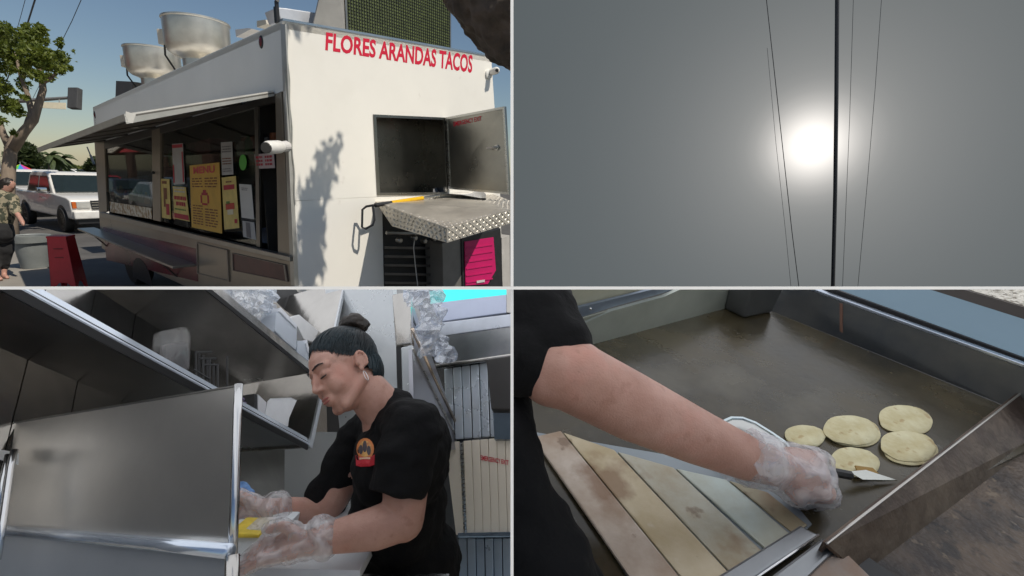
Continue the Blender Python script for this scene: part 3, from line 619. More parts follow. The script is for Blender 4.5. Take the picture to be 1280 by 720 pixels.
def sedan(loc, yaw, mt, label, H=1.5, suv=False, grp=None):
    f = XF(loc, yaw); t = thing('parked_car', label, 'car', loc, grp); W = .88
    top = H; tp = lambda x, z: 1 - max(0, (z - .95) / (top - .95)) * .22
    profile(f, [(2.2, .3), (2.25, .6), (2.1, .78), (1.0, .95), (-1.9, 1.0), (-2.2, .9), (-2.2, .3)], -W, W).build('body', mt, t, bevel=.07, smooth=40, seg=3)
    profile(f, [(1.1, .93), (.35, top - .06), (0, top), (-1.2 - .5 * suv, top - .02), (-1.9 - .2 * suv, .96)], -W * .97, W * .97, tp).build('cabin', mt, t, bevel=.06, smooth=40, seg=3)
    for s in (-1, 1):
        yy = lambda z: s * (W * .97 * tp(0, z) + .012)
        for pts in ([(.85, 1.0), (.3, top - .12), (-.35, top - .1), (-.35, 1.0)], [(-.42, 1.0), (-.42, top - .1), (-1.2, top - .12), (-1.55, 1.0)]):
            MB().prism([f(x, yy(z), z) for x, z in pts], f.y * s * -.02).build('side_window', cglass, t)
        for wx in (1.35, -1.35):
            MB().prism([f(wx + math.cos(k * math.pi / 8) * .4, s * (W + .004), .33 + math.sin(k * math.pi / 8) * .37) for k in range(9)], f.y * s * -.03).build('wheel_arch', black_pl, t)
            wheel(f, wx, s * (W - .06), .33, t, s)
        MB().box(f(2.2, s * .6, .7), (.05, .18, .07), (f.x, f.y, Z)).build('headlight', lens, t, bevel=.02)
    n_ = f.x * .7 + Z * .7
    MB().prism([f(1.02, -W * .85, 1.0) + n_ * .03, f(1.02, W * .85, 1.0) + n_ * .03, f(.36, W * .68, top - .1) + n_ * .03, f(.36, -W * .68, top - .1) + n_ * .03], -n_ * .02).build('windscreen', cglass, t)
    return t
# white crossover side-on beyond the pickups, then the far car park
ps = at_z(46, 241, 0); dy = D(46, 241); ay = math.atan2(ps.y, ps.x)
sedan(ps, ay - math.radians(78), car_white, 'white crossover seen from the side beside the rainbow umbrella', 1.72, True)
far = [(66, 226, car_dark, 'dark car in the far car park behind the white crossover'), (78, 224.5, car_dark, 'dark car in the far car park between dark and silver cars'), (90, 224, car_silver, 'silver car in the far car park'), (102, 222.5, car_white, 'white car in the far car park'), (112, 223, car_dark, 'dark car in the far car park beside the white car')]
for i, (px, py, mt, lb) in enumerate(far):
    p = at_z(px, py, 0); sedan(p, math.atan2(p.y, p.x) - math.radians(70 + 12 * i), mt, lb, 1.5, False, 'cars in the far car park')
# shop front and dark car across the pavement, mirrored in the truck's serving windows
def sp_(s_, o_, z_): return V((K.x, K.y, 0)) + ES * s_ + nS * o_ + Z * z_
sh_ = thing('shop_front', 'long brown brick shop front along the pavement, mirrored in the serving windows', 'building', sp_(50, 10, 0))
brick = mat('shop_brick', (.15, .085, .06), .85, 0, var=.3, sc=3, bump=.3, bsc=20)
MB().prism([sp_(12, 10, 0), sp_(95, 10, 0), sp_(95, 10, 9), sp_(12, 10, 9)], nS * .4).build('wall', brick, sh_, clip=False)
MB().prism([sp_(11.8, 9.7, 9), sp_(95.2, 9.7, 9), sp_(95.2, 9.7, 9.4), sp_(11.8, 9.7, 9.4)], nS * .8).build('cornice', mat('cornice_stone', (.4, .37, .32), .8), sh_, clip=False)
for k in range(9):
    s0 = 14 + k * 9; wn = MB().prism([sp_(s0, 9.98, .8), sp_(s0 + 6, 9.98, .8), sp_(s0 + 6, 9.98, 3.1), sp_(s0, 9.98, 3.1)], nS * .03).build('shop_window', cglass, sh_, clip=False)
    MB().prism([sp_(s0 - .3, 9.0, 3.2), sp_(s0 + 6.3, 9.0, 3.2), sp_(s0 + 6.3, 9.99, 4.0), sp_(s0 - .3, 9.99, 4.0)], Z * .05).build('shop_awning', mat('awning_cloth_%d' % (k % 3), ((.38, .04, .04), (.5, .45, .38), (.08, .16, .12))[k % 3], .8), wn, clip=False)
for s0, o0, mt_, lb_, h0 in ((13, 3.6, car_dark, 'dark tall car on the pavement, nearest to the serving windows', 1.8), (19.5, 4.4, car_silver, 'silver car on the pavement behind the dark tall one', 1.5), (26, 4.6, car_dark, 'dark low car on the pavement behind the silver one', 1.5), (33, 5, mat('red_car_paint', (.30, .02, .02), .3, coat=.5), 'red car on the pavement far along the shop front', 1.55)):
    sedan(sp_(s0, o0, 0), math.atan2(-ES.y, -ES.x), mt_, lb_, h0, h0 > 1.7)
# ---------------------------------------------------------------- bin, stool
bc = at_z(45, 334, 0.03); 
bt = thing('trash_bin', 'grey plastic waste bin with rolled rim on the pavement', 'bin', bc)
bdep = proj(bc)[2]; br_ = 18 / F * bdep * .95
bh = 40 / F * bdep
gb = mat('grey_bin_plastic', (.22, .235, .23), .5, var=.1)
MB().lathe([(br_ * .78, 0), (br_ * .8, .02), (br_ * .97, bh * .82), (br_ * .97, bh * .96), (br_ * .9, bh * .96), (br_ * .75, .05)], bc, Z, 32).build('body', gb, bt, smooth=40)
MB().lathe([(br_ * .98, bh * .80), (br_ * 1.1, bh * .80), (br_ * 1.12, bh), (br_ * 1.06, bh), (br_ * 1.0, bh * .97)], bc, Z, 32, cap=False).build('rim', gb, bt, smooth=40)
sc_ = at_z(88, 362, 0); sdep = proj(sc_)[2]
st = thing('step_stool', 'red plastic stool standing on the ground beside the taco truck', 'stool', sc_)
redpl = mat('red_plastic', (.55, .02, .035), .4, var=.1, sc=4); h_ = 66 / F * sdep; w0, w1 = 9.5 / F * sdep, 13 / F * sdep
fx = V((1, 0, 0)) * math.cos(.3) + V((0, 1, 0)) * math.sin(.3); fy = V((-fx.y, fx.x, 0))
for a, b in ((fx, fy), (-fx, -fy), (fy, -fx), (-fy, fx)):
    pts = [sc_ + b * -w1 + a * -w1, sc_ + b * -w1 + a * (-w1 * .72), sc_ + b * -w1 * .97 + a * (-w1 * .6) + Z * h_ * .1, sc_ + b * -w1 * .96 + a * (-w1 * .3) + Z * h_ * .17, sc_ + b * -w1 * .96 + a * (w1 * .3) + Z * h_ * .17, sc_ + b * -w1 * .97 + a * (w1 * .6) + Z * h_ * .1, sc_ + b * -w1 + a * (w1 * .72), sc_ + b * -w1 + a * w1, sc_ + b * -w0 + a * w0 + Z * h_, sc_ + b * -w0 + a * -w0 + Z * h_]
    MB().prism(pts, b * .012).build('side', redpl, st, bevel=.004)
MB().box(sc_ + Z * (h_ + .008), (w0 * 1.06, w0 * 1.06, .018), (fx, fy, Z)).build('seat', redpl, st, bevel=.012)
for s in (-.4, .4): MB().box(sc_ + fy * -(w0 + (w1 - w0) * .25 + .004) + fx * s * .0 + Z * h_ * (.72 + s * .2), (w0 * .45, .006, .008), (fx, fy, Z)).build('grip_slot', mat('slot_red', (.2, .01, .015), .5), st)
# ---------------------------------------------------------------- bystander in camouflage shirt, walking away
skin = mat('skin', (.40, .205, .15), .46, 0, col2=(.52, .30, .235), sc=16, sss=.12, bump=.16, bsc=300, spots=((11, .55, .14, (.56, .24, .18), .45), (48, .60, .08, (.30, .13, .09), .35), (120, .66, .05, (.22, .09, .06), .3)))
camo = mat('camouflage', (.045, .05, .03), .8, 0, col2=(.28, .24, .16), sc=14, contrast=1.4, bump=.2, bsc=30)
blackc = mat('black_cloth', (.010, .010, .011), .85, 0, var=.25, sc=7, bump=.35, bsc=45, sheen=.15)
hairm = mat('dark_hair', (.02, .014, .01), .5, 0, var=.4, sc=30, bump=.4, bsc=90)
bp0 = at_z(0, 349, .03); bd = proj(bp0)[2]
def bw(px, py, dd=0.0): return P(px - 11, py, bd * .995 + dd)
by = thing('person', 'bystander in camouflage shirt and black trousers beside the tree trunk', 'person', bp0)
m = MB()
m.cap(bw(20, 236), .08, bw(23, 230), .085); m.ell(bw(21, 233), (.085, .085, .115)); m.ell(bw(27, 234), (.02, .02, .025)); m.cap(bw(17, 246), .06, bw(19, 238), .06)
m.cap(bw(27, 252), .05, bw(33, 268, -.1), .045); m.cap(bw(33, 268, -.1), .042, bw(38, 276, -.2), .035)
m.cap(bw(38, 276, -.2), .04, bw(40, 280, -.22), .03)
for dx, dy_ in ((2, 3), (3.5, 4), (0, 5)): m.cap(bw(39, 278, -.22), .014, bw(39 + dx * .6, 279 + dy_, -.24), .01)
m.cap(bw(6, 330, .05), .05, bw(7, 345, .03), .04); m.cap(bw(7, 346, .03), .045, bw(12, 349, -.1), .035)
m.cap(bw(16, 330, .2), .05, bw(16, 343, .2), .04); m.cap(bw(16, 345, .2), .045, bw(20, 347, .08), .035); m.cap(bw(14, 250), .09, bw(12, 288, .05), .06); m.cap(bw(9, 300, .05), .06, bw(6, 330, .05), .05); m.cap(bw(14, 300, .12), .06, bw(16, 330, .2), .05)
m.build('body', skin, by, remesh=.02, sm=4)
m = MB(); m.cap(bw(17, 250), .15, bw(12, 275), .17); m.cap(bw(14, 247), .13, bw(25, 249), .11); m.cap(bw(25, 250), .095, bw(32, 266, -.08), .075); m.cap(bw(2, 249), .11, bw(-2, 266), .08); m.cap(bw(10, 270), .18, bw(10, 281), .17); m.cap(bw(16, 245), .08, bw(18, 241), .07)
m.build('shirt', camo, by, remesh=.022, sm=3, disp=wob(.015, 8))
m = MB(); m.cap(bw(12, 284), .17, bw(13, 292), .17); m.cap(bw(8, 290, .03), .13, bw(7, 312, .02), .1); m.cap(bw(7, 312, .02), .1, bw(5, 333, .05), .07); m.cap(bw(16, 290, .1), .13, bw(19, 312, .12), .1); m.cap(bw(19, 312, .12), .095, bw(16, 333, .2), .07)
m.build('trousers', blackc, by, remesh=.022, sm=3, disp=wob(.012, 8, 4))
m = MB(); m.ell(bw(20.5, 229, -.01), (.1, .1, .095)); m.ell(bw(18.5, 232, .0), (.095, .1, .11)); m.build('hair', hairm, by, remesh=.015, sm=2, disp=wob(.012, 30))
# ---------------------------------------------------------------- trees
bark = mat('bark', (.22, .17, .125), .9, 0, var=.35, sc=5, bump=.9, bsc=18, brush=(1, 1, .3))
bark_d = mat('dark_bark', (.05, .036, .025), .95, 0, col2=(.15, .11, .085), sc=9, bump=1.0, bsc=22)
leaf = leafmat('street_tree_leaf', (.045, .075, .008), (.16, .19, .025)); leaf_d = leafmat('dark_leaf', (.018, .03, .008), (.05, .07, .02))
leaf_y = leafmat('hedge_leaf', (.05, .075, .012), (.14, .15, .03)); palm_l = leafmat('palm_leaf', (.03, .05, .015), (.10, .13, .05))
TD = proj(at_z(10, 296, 0))[2]
def tp_(px, py, dd=0): return P(px, py, TD + dd)
tt = thing('street_tree', 'leafy street tree with pale forked trunk leaning beside the bystander', 'tree', at_z(12, 296, 0))
m = MB()
m.tube([at_z(12, 300, -.05), tp_(9, 240), tp_(11, 205), tp_(14, 185), tp_(22, 165)], [.22, .17, .15, .13, .1], 12)
m.tube([tp_(16, 186), tp_(30, 165), tp_(42, 150), tp_(48, 132), tp_(54, 112), tp_(52, 92), tp_(44, 72)], [.13, .12, .11, .095, .08, .06, .03], 10)
m.tube([tp_(24, 172), tp_(34, 158, .1), tp_(40, 140, .15), tp_(35, 118, .2), tp_(24, 92, .2), tp_(20, 66, .2)], [.11, .09, .08, .06, .045, .03], 8)
m.tube([tp_(14, 186), tp_(4, 168), tp_(-6, 140), tp_(-10, 100)], [.12, .09, .07, .05], 8)
m.tube([tp_(52, 105), tp_(66, 96, -.1), tp_(76, 82, -.1)], [.05, .035, .02], 6); m.tube([tp_(28, 95), tp_(40, 80, .3), tp_(48, 60, .3)], [.04, .03, .02], 6)
m.build('trunk', bark, tt, smooth=True, disp=wob(.02, 6))
bl_ = [(12, 58, 17), (28, 52, 16), (42, 45, 14), (52, 36, 7), (20, 75, 16), (38, 70, 17), (55, 75, 14), (68, 78, 13), (80, 72, 8), (72, 52, 6), (62, 92, 12), (78, 90, 8), (47, 97, 10), (30, 105, 9), (12, 110, 9), (8, 130, 11), (22, 140, 8), (5, 155, 9), (30, 125, 6), (8, 40, 10), (-10, 60, 20), (-14, 110, 20), (88, 84, 5), (93, 66, 3.2), (50, 55, 9), (6, 88, 8), (14, 165, 5), (36, 88, 8)]
fo = foliage([(tp_(x + random.uniform(-4, 4), y + random.uniform(-4, 4), random.uniform(-.9, .9)), r * random.uniform(.55, 1.15) / F * TD) for x, y, r in bl_ + [(x + random.uniform(-16, 16), y + random.uniform(-14, 14), r * .4) for x, y, r in bl_]], 9000, .066, 5)
o = fo.build('crown', leaf, tt, recalc=False, weld=False); o['kind'] = 'stuff'
# near tree whose limb hangs over the truck's rear corner and whose twigs throw leaf shadows on the wall
nt_ = thing('near_tree', 'thick dark tree limb hanging over the top corner of the taco truck', 'tree', P(640, 100, 2.6))
m = MB(); LD = 2.6
m.tube([P(x, y, LD + d) for x, y, d in [(575, -110, .1), (596, -60, .03), (622, -18, 0), (652, 12, 0), (690, 32, 0), (740, 50, 0)]], [.26, .27, .285, .30, .31, .32], 22)
m.build('limb', bark_d, nt_, smooth=True, remesh=.012, disp=wob(.03, 11, 3))
# twigs along the sun's path to the wall
tw = MB(); blobs = []; sh_pts = [(426, 180, .06), (421, 190, .07), (412, 200, .11), (405, 212, .12), (410, 222, .09), (400, 228, .12), (392, 240, .12), (398, 252, .13), (385, 258, .10), (390, 270, .13), (397, 283, .10), (386, 292, .15), (394, 302, .13), (388, 315, .16), (383, 330, .16), (392, 340, .15), (380, 352, .14), (374, 300, .08), (376, 245, .06), (360, 26, .05), (366, 32, .07), (372, 26, .05), (388, 36, .04)]
T_ = 3.6; last = None; pts = []
for x, y, r in sh_pts[:17]:
    p = R(x, y) + sdir * T_; blobs.append((p, r)); pts.append(p)
for x, y, r in sh_pts[17:]: blobs.append((R(x, y) + sdir * T_, r))
m = MB(); m.tube(pts[::2] + [pts[-1] - Z * .2], .012, 6); m.tube([P(560, -90, LD + .1), pts[8] + V((.5, -.2, .4)), pts[8]], [.05, .03, .015], 8); m.build('twig', bark_d, nt_, smooth=True, clip=False)
o = foliage(blobs, 620, .055, 11).build('crown', leaf, nt_, recalc=False, weld=False, clip=False); o['kind'] = 'stuff'
# palms
def palm(px, py_top, py_base, dist, label, n=22):
    b = P(px, py_base, dist); b.z = 0; t0 = P(px, py_top, dist); h = t0.z
    t = thing('palm_tree', label, 'palm tree', b, 'palm trees beyond the car park')
    MB().tube([b, b.lerp(t0, .5), t0], [.28, .22, .2], 8).build('trunk', bark, t)
    m = MB(); rd = random.Random(px)
    for k in range(n):
        a = k / n * 6.28 * 2.4; el = rd.uniform(-.5, 1.1); L_ = rd.uniform(2.0, 2.8); d = V((math.cos(a), math.sin(a), 0)); sd_ = V((-d.y, d.x, 0)); pr = None
        for j in range(7):
            s = j / 6; p = t0 + d * (L_ * s * math.cos(el) * .95) + Z * (L_ * (math.sin(el) * s - .75 * s * s)); wdt = .36 * math.sin(math.pi * min(1, s * .9 + .1)) + .03
            cur = (p - sd_ * wdt - Z * wdt * .6, p, p + sd_ * wdt - Z * wdt * .6)
            if pr and j % 1 == 0: m.add([pr[0], pr[1], cur[1], cur[0]], [[0, 1, 2, 3]]); m.add([pr[1], pr[2], cur[2], cur[1]], [[0, 1, 2, 3]])
            pr = cur
    m.build('crown', palm_l, t, recalc=False)
palm(63, 195, 224, 62, 'palm tree nearer the dark tree'); palm(78, 198, 224, 68, 'palm tree standing apart from the dark tree'); palm(49, 200, 224, 75, 'palm tree half hidden by the dark tree', 16)
def bush(name, label, cat, pts, dist, n, size, lm, seed, trunk=True, grp=None):
    b = P(pts[0][0], 224, dist); b.z = 0; t = thing(name, label, cat, b, grp)
    if trunk: MB().tube([b, P(pts[0][0], pts[0][1], dist)], [.4, .2], 8).build('trunk', bark, t)
    o = foliage([(P(x, y, dist + random.uniform(-1, 1)), r / F * dist) for x, y, r in pts], n, size, seed).build('crown', lm, t, recalc=False, weld=False); o['kind'] = 'stuff'
bush('broad_tree', 'dense dark tree behind the rainbow umbrella', 'tree', [(35, 196, 12), (27, 203, 12), (42, 206, 10), (20, 195, 10), (33, 186, 8), (22, 210, 10), (46, 198, 6)], 48, 3500, .45, leaf_d, 21)
bush('hedge_tree', 'rounded light green tree beyond the palm trunks', 'tree', [(67, 211, 7), (74, 214, 6), (60, 213, 6)], 82, 1500, .5, leaf_y, 22, True, 'low trees beyond the car park')
bush('hedge_tree', 'low green bushes behind the far white car', 'tree', [(95, 214, 7), (104, 215, 6), (112, 214, 8), (88, 216, 5), (120, 212, 8)], 85, 2200, .5, leaf_y, 23, True, 'low trees beyond the car park')
bush('hedge_tree', 'dark shrub beside the serving window post', 'tree', [(114, 209, 7), (120, 205, 8), (118, 214, 8)], 70, 1500, .45, leaf_d, 24, True, 'low trees beyond the car park')
# beige garden wall in the distance
o = MB().prism([P(54, 222, 76), P(82, 222, 80), P(82, 214.5, 80), P(54, 214.5, 76)], V((0, .4, 0))).build('garden_wall', mat('beige_wall', (.32, .22, .14), .8)); tag(o, 'low beige wall beyond the far car park', 'wall')
# umbrella
ut = P(25, 205, 20.5); ub = V((ut.x, ut.y, 0)); um = thing('market_umbrella', 'rainbow striped market umbrella behind the bystander', 'umbrella', ub)
MB().tube([ub, ut + Z * .1], .025).build('pole', steel, um)
ucol = [(.65, .04, .03), (.75, .28, .02), (.75, .62, .03), (.10, .45, .06), (.03, .2, .5), (.35, .05, .35)]
ur, uh = 20 / F * 20.5 * 1.1, 15 / F * 20.5
for k in range(12):
    a, b = k / 12 * 6.28, (k + 1) / 12 * 6.28; vs = [ut]
    for s in (.5, 1):
        for an_ in (a, b): vs.append(ut + V((math.cos(an_) * ur * s, math.sin(an_) * ur * s, -uh * (s * .75 + .25 * s * s))))
    MB().add(vs, [[0, 1, 2], [1, 3, 4, 2]]).build('gore', mat('umbrella_%d' % (k % 6), ucol[(k * 1) % 6], .6), um)
# street name sign + traffic signal on mast arm
sd0 = 24.0; sg = thing('traffic_signal', 'grey traffic signal hanging from mast arm above the street tree', 'traffic signal', V((P(20, 200, sd0).x, P(20, 200, sd0).y, 0)))
mgrey = mat('signal_grey', (.07, .07, .07), .6); galv = mat('galvanised', (.30, .29, .27), .5, .5)
MB().prism([P(84.5, 109, sd0), P(97, 109, sd0), P(96, 135, sd0), P(83.5, 134.5, sd0)], FW * .3).build('housing', mgrey, sg, bevel=.03)
MB().tube([P(-20, 128, sd0 + .2), P(30, 126, sd0 + .2), P(90, 122, sd0 + .2)], [.12, .1, .07]).build('mast_arm', galv, sg)
MB().tube([V((P(-20, 128, sd0).x, P(-20, 128, sd0).y, 0)), P(-20, 120, sd0)], .14).build('pole', galv, sg)
sgn = thing('street_sign', 'blank cream street name sign hanging behind the street tree', 'sign', P(60, 136, sd0 - .1))
MB().prism([P(37, 127, sd0 - .1), P(82, 128.5, sd0 - .1), P(82, 136.5, sd0 - .1), P(37, 134, sd0 - .1)], FW * .03).build('plate', mat('cream_sign', (.75, .68, .50), .5, var=.06), sgn)
for x in (45, 74): MB().tube([P(x, 129, sd0 - .08), P(x, 124, sd0 + .1)], .02).build('hanger', galv, sgn)
# distant lamp post and overhead wires
lp = thing('lamp_post', 'thin grey lamp post in the far car park', 'lamp post', V((P(26, 222, 55).x, P(26, 222, 55).y, 0)))
MB().tube([V((P(26, 222, 55).x, P(26, 222, 55).y, 0)), P(26, 192, 55)], .07).build('pole', galv, lp); MB().tube([P(26, 192, 55), P(34, 192, 55), P(36, 193, 55)], .06).build('lamp_arm', galv, lp)
wire = mat('wire_black', (.02, .02, .022), .5)
for pts, r, lb in (([(45.5, -6, 14), (38, 18, 15.5), (31, 40, 17), (20, 70, 19), (10, 97, 21), (-6, 130, 24)], .022, 'thick black overhead wire crossing behind the street tree'), ([(104, -6, 16), (90, 26, 18), (77, 52, 20), (60, 85, 23), (40, 125, 27)], .011, 'thin overhead wire ending behind the traffic signal'), ([(33, -6, 15), (26, 20, 17), (16, 55, 19)], .008, 'faint thin overhead wire beside the thick black one')):
    tag(MB().tube([P(x, y, d) for x, y, d in pts], r, 6).build('overhead_wire', wire), lb, 'wire')
# ================================================================== SKY SET (upper right)
CLIP[0] = [(C + RT * .002, -RT)]
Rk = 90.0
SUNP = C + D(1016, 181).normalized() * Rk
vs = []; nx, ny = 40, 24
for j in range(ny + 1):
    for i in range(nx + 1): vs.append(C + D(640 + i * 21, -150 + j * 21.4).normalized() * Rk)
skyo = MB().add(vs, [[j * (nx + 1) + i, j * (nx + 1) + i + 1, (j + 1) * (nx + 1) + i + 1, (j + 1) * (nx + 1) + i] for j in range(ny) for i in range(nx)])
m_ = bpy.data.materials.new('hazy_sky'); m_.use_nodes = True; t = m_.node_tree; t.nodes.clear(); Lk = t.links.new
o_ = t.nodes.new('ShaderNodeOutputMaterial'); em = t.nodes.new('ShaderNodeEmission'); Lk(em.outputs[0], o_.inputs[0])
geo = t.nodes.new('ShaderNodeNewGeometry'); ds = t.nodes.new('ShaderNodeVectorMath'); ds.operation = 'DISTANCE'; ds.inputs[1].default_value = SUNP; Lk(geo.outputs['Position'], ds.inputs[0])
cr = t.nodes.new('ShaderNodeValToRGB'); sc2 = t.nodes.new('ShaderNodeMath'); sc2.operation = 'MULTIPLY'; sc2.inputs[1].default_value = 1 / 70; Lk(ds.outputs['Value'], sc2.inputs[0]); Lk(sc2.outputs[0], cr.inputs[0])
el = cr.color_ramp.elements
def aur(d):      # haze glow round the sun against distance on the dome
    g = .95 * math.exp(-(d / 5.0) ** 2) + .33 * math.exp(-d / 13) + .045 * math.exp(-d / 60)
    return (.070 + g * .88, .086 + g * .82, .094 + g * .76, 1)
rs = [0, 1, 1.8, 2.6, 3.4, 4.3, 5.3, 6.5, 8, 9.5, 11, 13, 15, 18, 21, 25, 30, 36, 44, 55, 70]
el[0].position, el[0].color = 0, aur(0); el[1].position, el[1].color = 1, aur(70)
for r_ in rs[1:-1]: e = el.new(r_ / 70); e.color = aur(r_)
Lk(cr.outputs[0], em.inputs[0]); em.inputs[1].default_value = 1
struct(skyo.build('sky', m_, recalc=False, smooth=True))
sm_ = mat('sun_disc', (1, 1, 1), .5, emit=(1, .97, .9, 12))
tag(MB().ell(SUNP - (SUNP - C).normalized() * 1.5, 1.0, None, 24, 16).build('sun', sm_, smooth=True), 'blazing white sun beside the thick dark cable', 'sun')
for pts, r, lb in (([(957, -10, 11), (968, 90, 11.2), (980, 200, 11.5), (990, 290, 11.8), (999, 362, 12)], .009, 'thin wire passing close beside the sun, on the side away from the thick cable'), ([(959, 60, 13), (970, 180, 13), (982, 290, 13), (989, 362, 13)], .005, 'faint wire twisting alongside the thin wire beside the sun'), ([(1046.5, -10, 9), (1045.5, 120, 9.2), (1044, 240, 9.5), (1041, 362, 9.8)], .036, 'thick dark bundled cable crossing right beside the sun'), ([(1067, -10, 12), (1062, 150, 12.2), (1053, 362, 12.6)], .0055, 'faint thin wire next to the thick cable'), ([(1102.5, -10, 12), (1094, 110, 12.2), (1084, 230, 12.5), (1072, 362, 13)], .0055, 'faint thin wire slanting farthest from the sun')):
    tag(MB().tube([P(x, y, d) for x, y, d in pts], r, 8).build('power_line', wire), lb, 'wire')
# ================================================================== KITCHEN SET (lower left): inside the truck
CLIP[0] = [(C + RT * -.0018, RT), (C - UP * .0018, UP)]
A, B, UB = vp(754, 762), vp(-496, 618), vp(370, -890)
nU = A.cross(B).normalized(); nW = A.cross(UB).normalized(); nP = B.cross(UB).normalized()
if nU.dot(UB) < 0: nU = -nU
ks = mat('kitchen_steel', (.54, .52, .49), .22, 1, var=.12, sc=2.5, bump=.22, bsc=3.5, rvar=.08, brush=(4, 4, .5))
ks_dark = mat('kitchen_steel_dark', (.30, .305, .31), .25, 1, var=.3, sc=2.2, bump=.12, bsc=6)
ks_lite = mat('kitchen_steel_light', (.62, .64, .66), .35, .9, var=.06, sc=3)
blk = mat('kitchen_black', (.012, .012, .013), .5)
F0 = P(385, 557, 1.7)
def bu(px, py): return hit(px, py, F0, nU)
sk_ = bu(155, 502); QW = sk_
WD = (sk_ - F0).dot(nW) / B.dot(nW)                 # shelf depth along B
def bw_(px, py): return hit(px, py, QW, nW)         # back wall
def fu(px, py, off=0.0): return hit(px, py, F0 + B * off, nW)   # plane of the shelf fronts
e0_ = bu(-60, 318)
shf = thing('wall_shelf', 'long steel wall shelf with a bright front lip holding a coffee bag and wire rack', 'shelf', F0)
MB().prism([e0_, F0, F0 + B * WD, e0_ + B * WD], nU * .012).build('shelf_board', ks_dark, shf)
lipd = (F0 - e0_).normalized()
MB().prism([e0_ - nU * .016, F0 - nU * .016, F0 + nU * .004, e0_ + nU * .004], -B * .006).build('shelf_edge', blk, shf)
MB().prism([e0_ + nU * .004 - B * .006, F0 + nU * .004 - B * .006, F0 + nU * .030 + B * .022, e0_ + nU * .030 + B * .022], -nU * .003).build('shelf_lip', mat('lip_steel', (.70, .77, .86), .25, .5, var=.06, sc=5), shf)
u0, u1 = fu(262, 361), fu(390, 466); ub_ = u0 - A * .5
ups = thing('wall_shelf', 'upper steel wall shelf carrying plastic bags and food containers', 'shelf', u1)
MB().prism([ub_, u1, u1 + B * WD, ub_ + B * WD], nU * .01).build('shelf_board', ks_dark, ups)
MB().prism([ub_ - nU * .012, u1 - nU * .012, u1 + nU * .0, ub_ + nU * .0], -B * .006).build('shelf_edge', blk, ups)
MB().prism([ub_ + nU * .0, u1 + nU * .0, u1 + nU * .022, ub_ + nU * .022], -B * .005).build('shelf_lip', ks, ups)
# back wall of the shelf niche, in steel panels
wl = thing('steel_wall', 'brushed steel wall panels behind the long shelves', 'wall', bw_(150, 640))
edges = [(-80, 0), (44, 0), (115, 0), (175, 0), (300, 0), (420, 0)]
for (x0, _), (x1, _) in zip(edges[:-1], edges[1:]):
    p0, p1 = bw_(x0, 430), bw_(x1, 430); s0_, s1_ = (p0 - QW).dot(A), (p1 - QW).dot(A)
    a_ = QW + A * (s0_ + .0015); b_ = QW + A * (s1_ - .0015)
    MB().prism([a_ - UB * 1.1, b_ - UB * 1.1, b_ + UB * .8, a_ + UB * .8], B * .01).build('wall_panel', ks, wl)
MB().prism([QW - A * 2 + B * .012 - UB * 1.2, QW + A * 1.5 + B * .012 - UB * 1.2, QW + A * 1.5 + B * .012 + UB * 1.0, QW - A * 2 + B * .012 + UB * 1.0], B * .01).build('wall_backing', blk, wl)
# end panel of shelf niche
ep0, ep1 = fu(384, 559), fu(430, 350)
ep = thing('shelf_end_panel', 'steel end panel closing the shelf niche behind the cook\'s face', 'panel', ep0)
MB().prism([ep0, ep1, ep1 + B * WD, ep0 + B * WD], A * .01).build('panel_sheet', ks, ep)
MB().prism([ep0 - B * .012, ep1 - B * .012, ep1 + B * .004, ep0 + B * .004], A * .022).build('edge_trim', ks_lite, ep, bevel=.003)
hp_ = fu(304, 485, WD * .6)
# splash guard
bk = bw_(20, 527)
def pn(px, py, off=0.0): return hit(px, py, bk - A * off, nP)
PDEP = proj(pn(297, 480))[2]
sg_ = thing('splash_guard', 'wide upright brushed steel splash guard in front of the cook\'s hands', 'splash guard', pn(290, 690))
gsteel = mat('guard_steel', (.78, .745, .69), .30, .9, var=.14, sc=1.8, bump=.05, bsc=3.5, rvar=.1)
MB().prism([pn(19, 527), pn(296, 481), pn(288, 692), pn(2, 666)], A * .008).build('guard_sheet', gsteel, sg_)
m = MB(); m.tube([pn(298.5, 480.5), pn(296.5, 520), pn(293.5, 620), pn(290.5, 700)], .0062, 10); m.build('edge_trim', chrome, sg_, smooth=True)
m = MB(); m.prism([pn(19, 527, .002), pn(296, 481, .002), pn(296, 483, .002), pn(19, 529, .002)], A * .004); m.build('top_hem', steel_dark, sg_)
ctr = thing('steel_counter', 'steel counter front with a bright rounded rim below the splash guard', 'counter', pn(285, 800))
m = MB(); m.tube([pn(-20, 661, .012), pn(100, 671, .012), pn(200, 680, .012), pn(287, 689, .012)], .0095, 10); m.build('rim', mat('rim_steel', (.70, .77, .86), .18, .7, var=.05), ctr, smooth=True)
MB().prism([pn(-20, 668, .006), pn(288, 695, .006), pn(286, 800, .006), pn(-20, 800, .006)], A * .01).build('front_sheet', mat('counter_front_steel', (.58, .60, .62), .32, .6, var=.1, sc=2, bump=.05, bsc=4), ctr)
MB().tube([pn(290.5, 694, .008), pn(288, 800, .008)], .009, 10).build('corner_post', ks, ctr, smooth=True)
fr3 = thing('tray_rack', 'slim bright metal rack rail leaning at the end of the splash guard', 'rack', pn(0, 700, .1))
for pts in ([(18, 562), (13, 585), (4, 650), (-4, 700)], [(11, 568), (4, 600), (-4, 650)]): MB().tube([pn(x, y, .06) for x, y in pts], .006, 8).build('rail', chrome, fr3, smooth=True)
MB().prism([pn(-8, 560, .05), pn(12, 564, .05), pn(11, 578, .05), pn(-8, 572, .05)], A * .02).build('bracket', ks_lite, fr3)
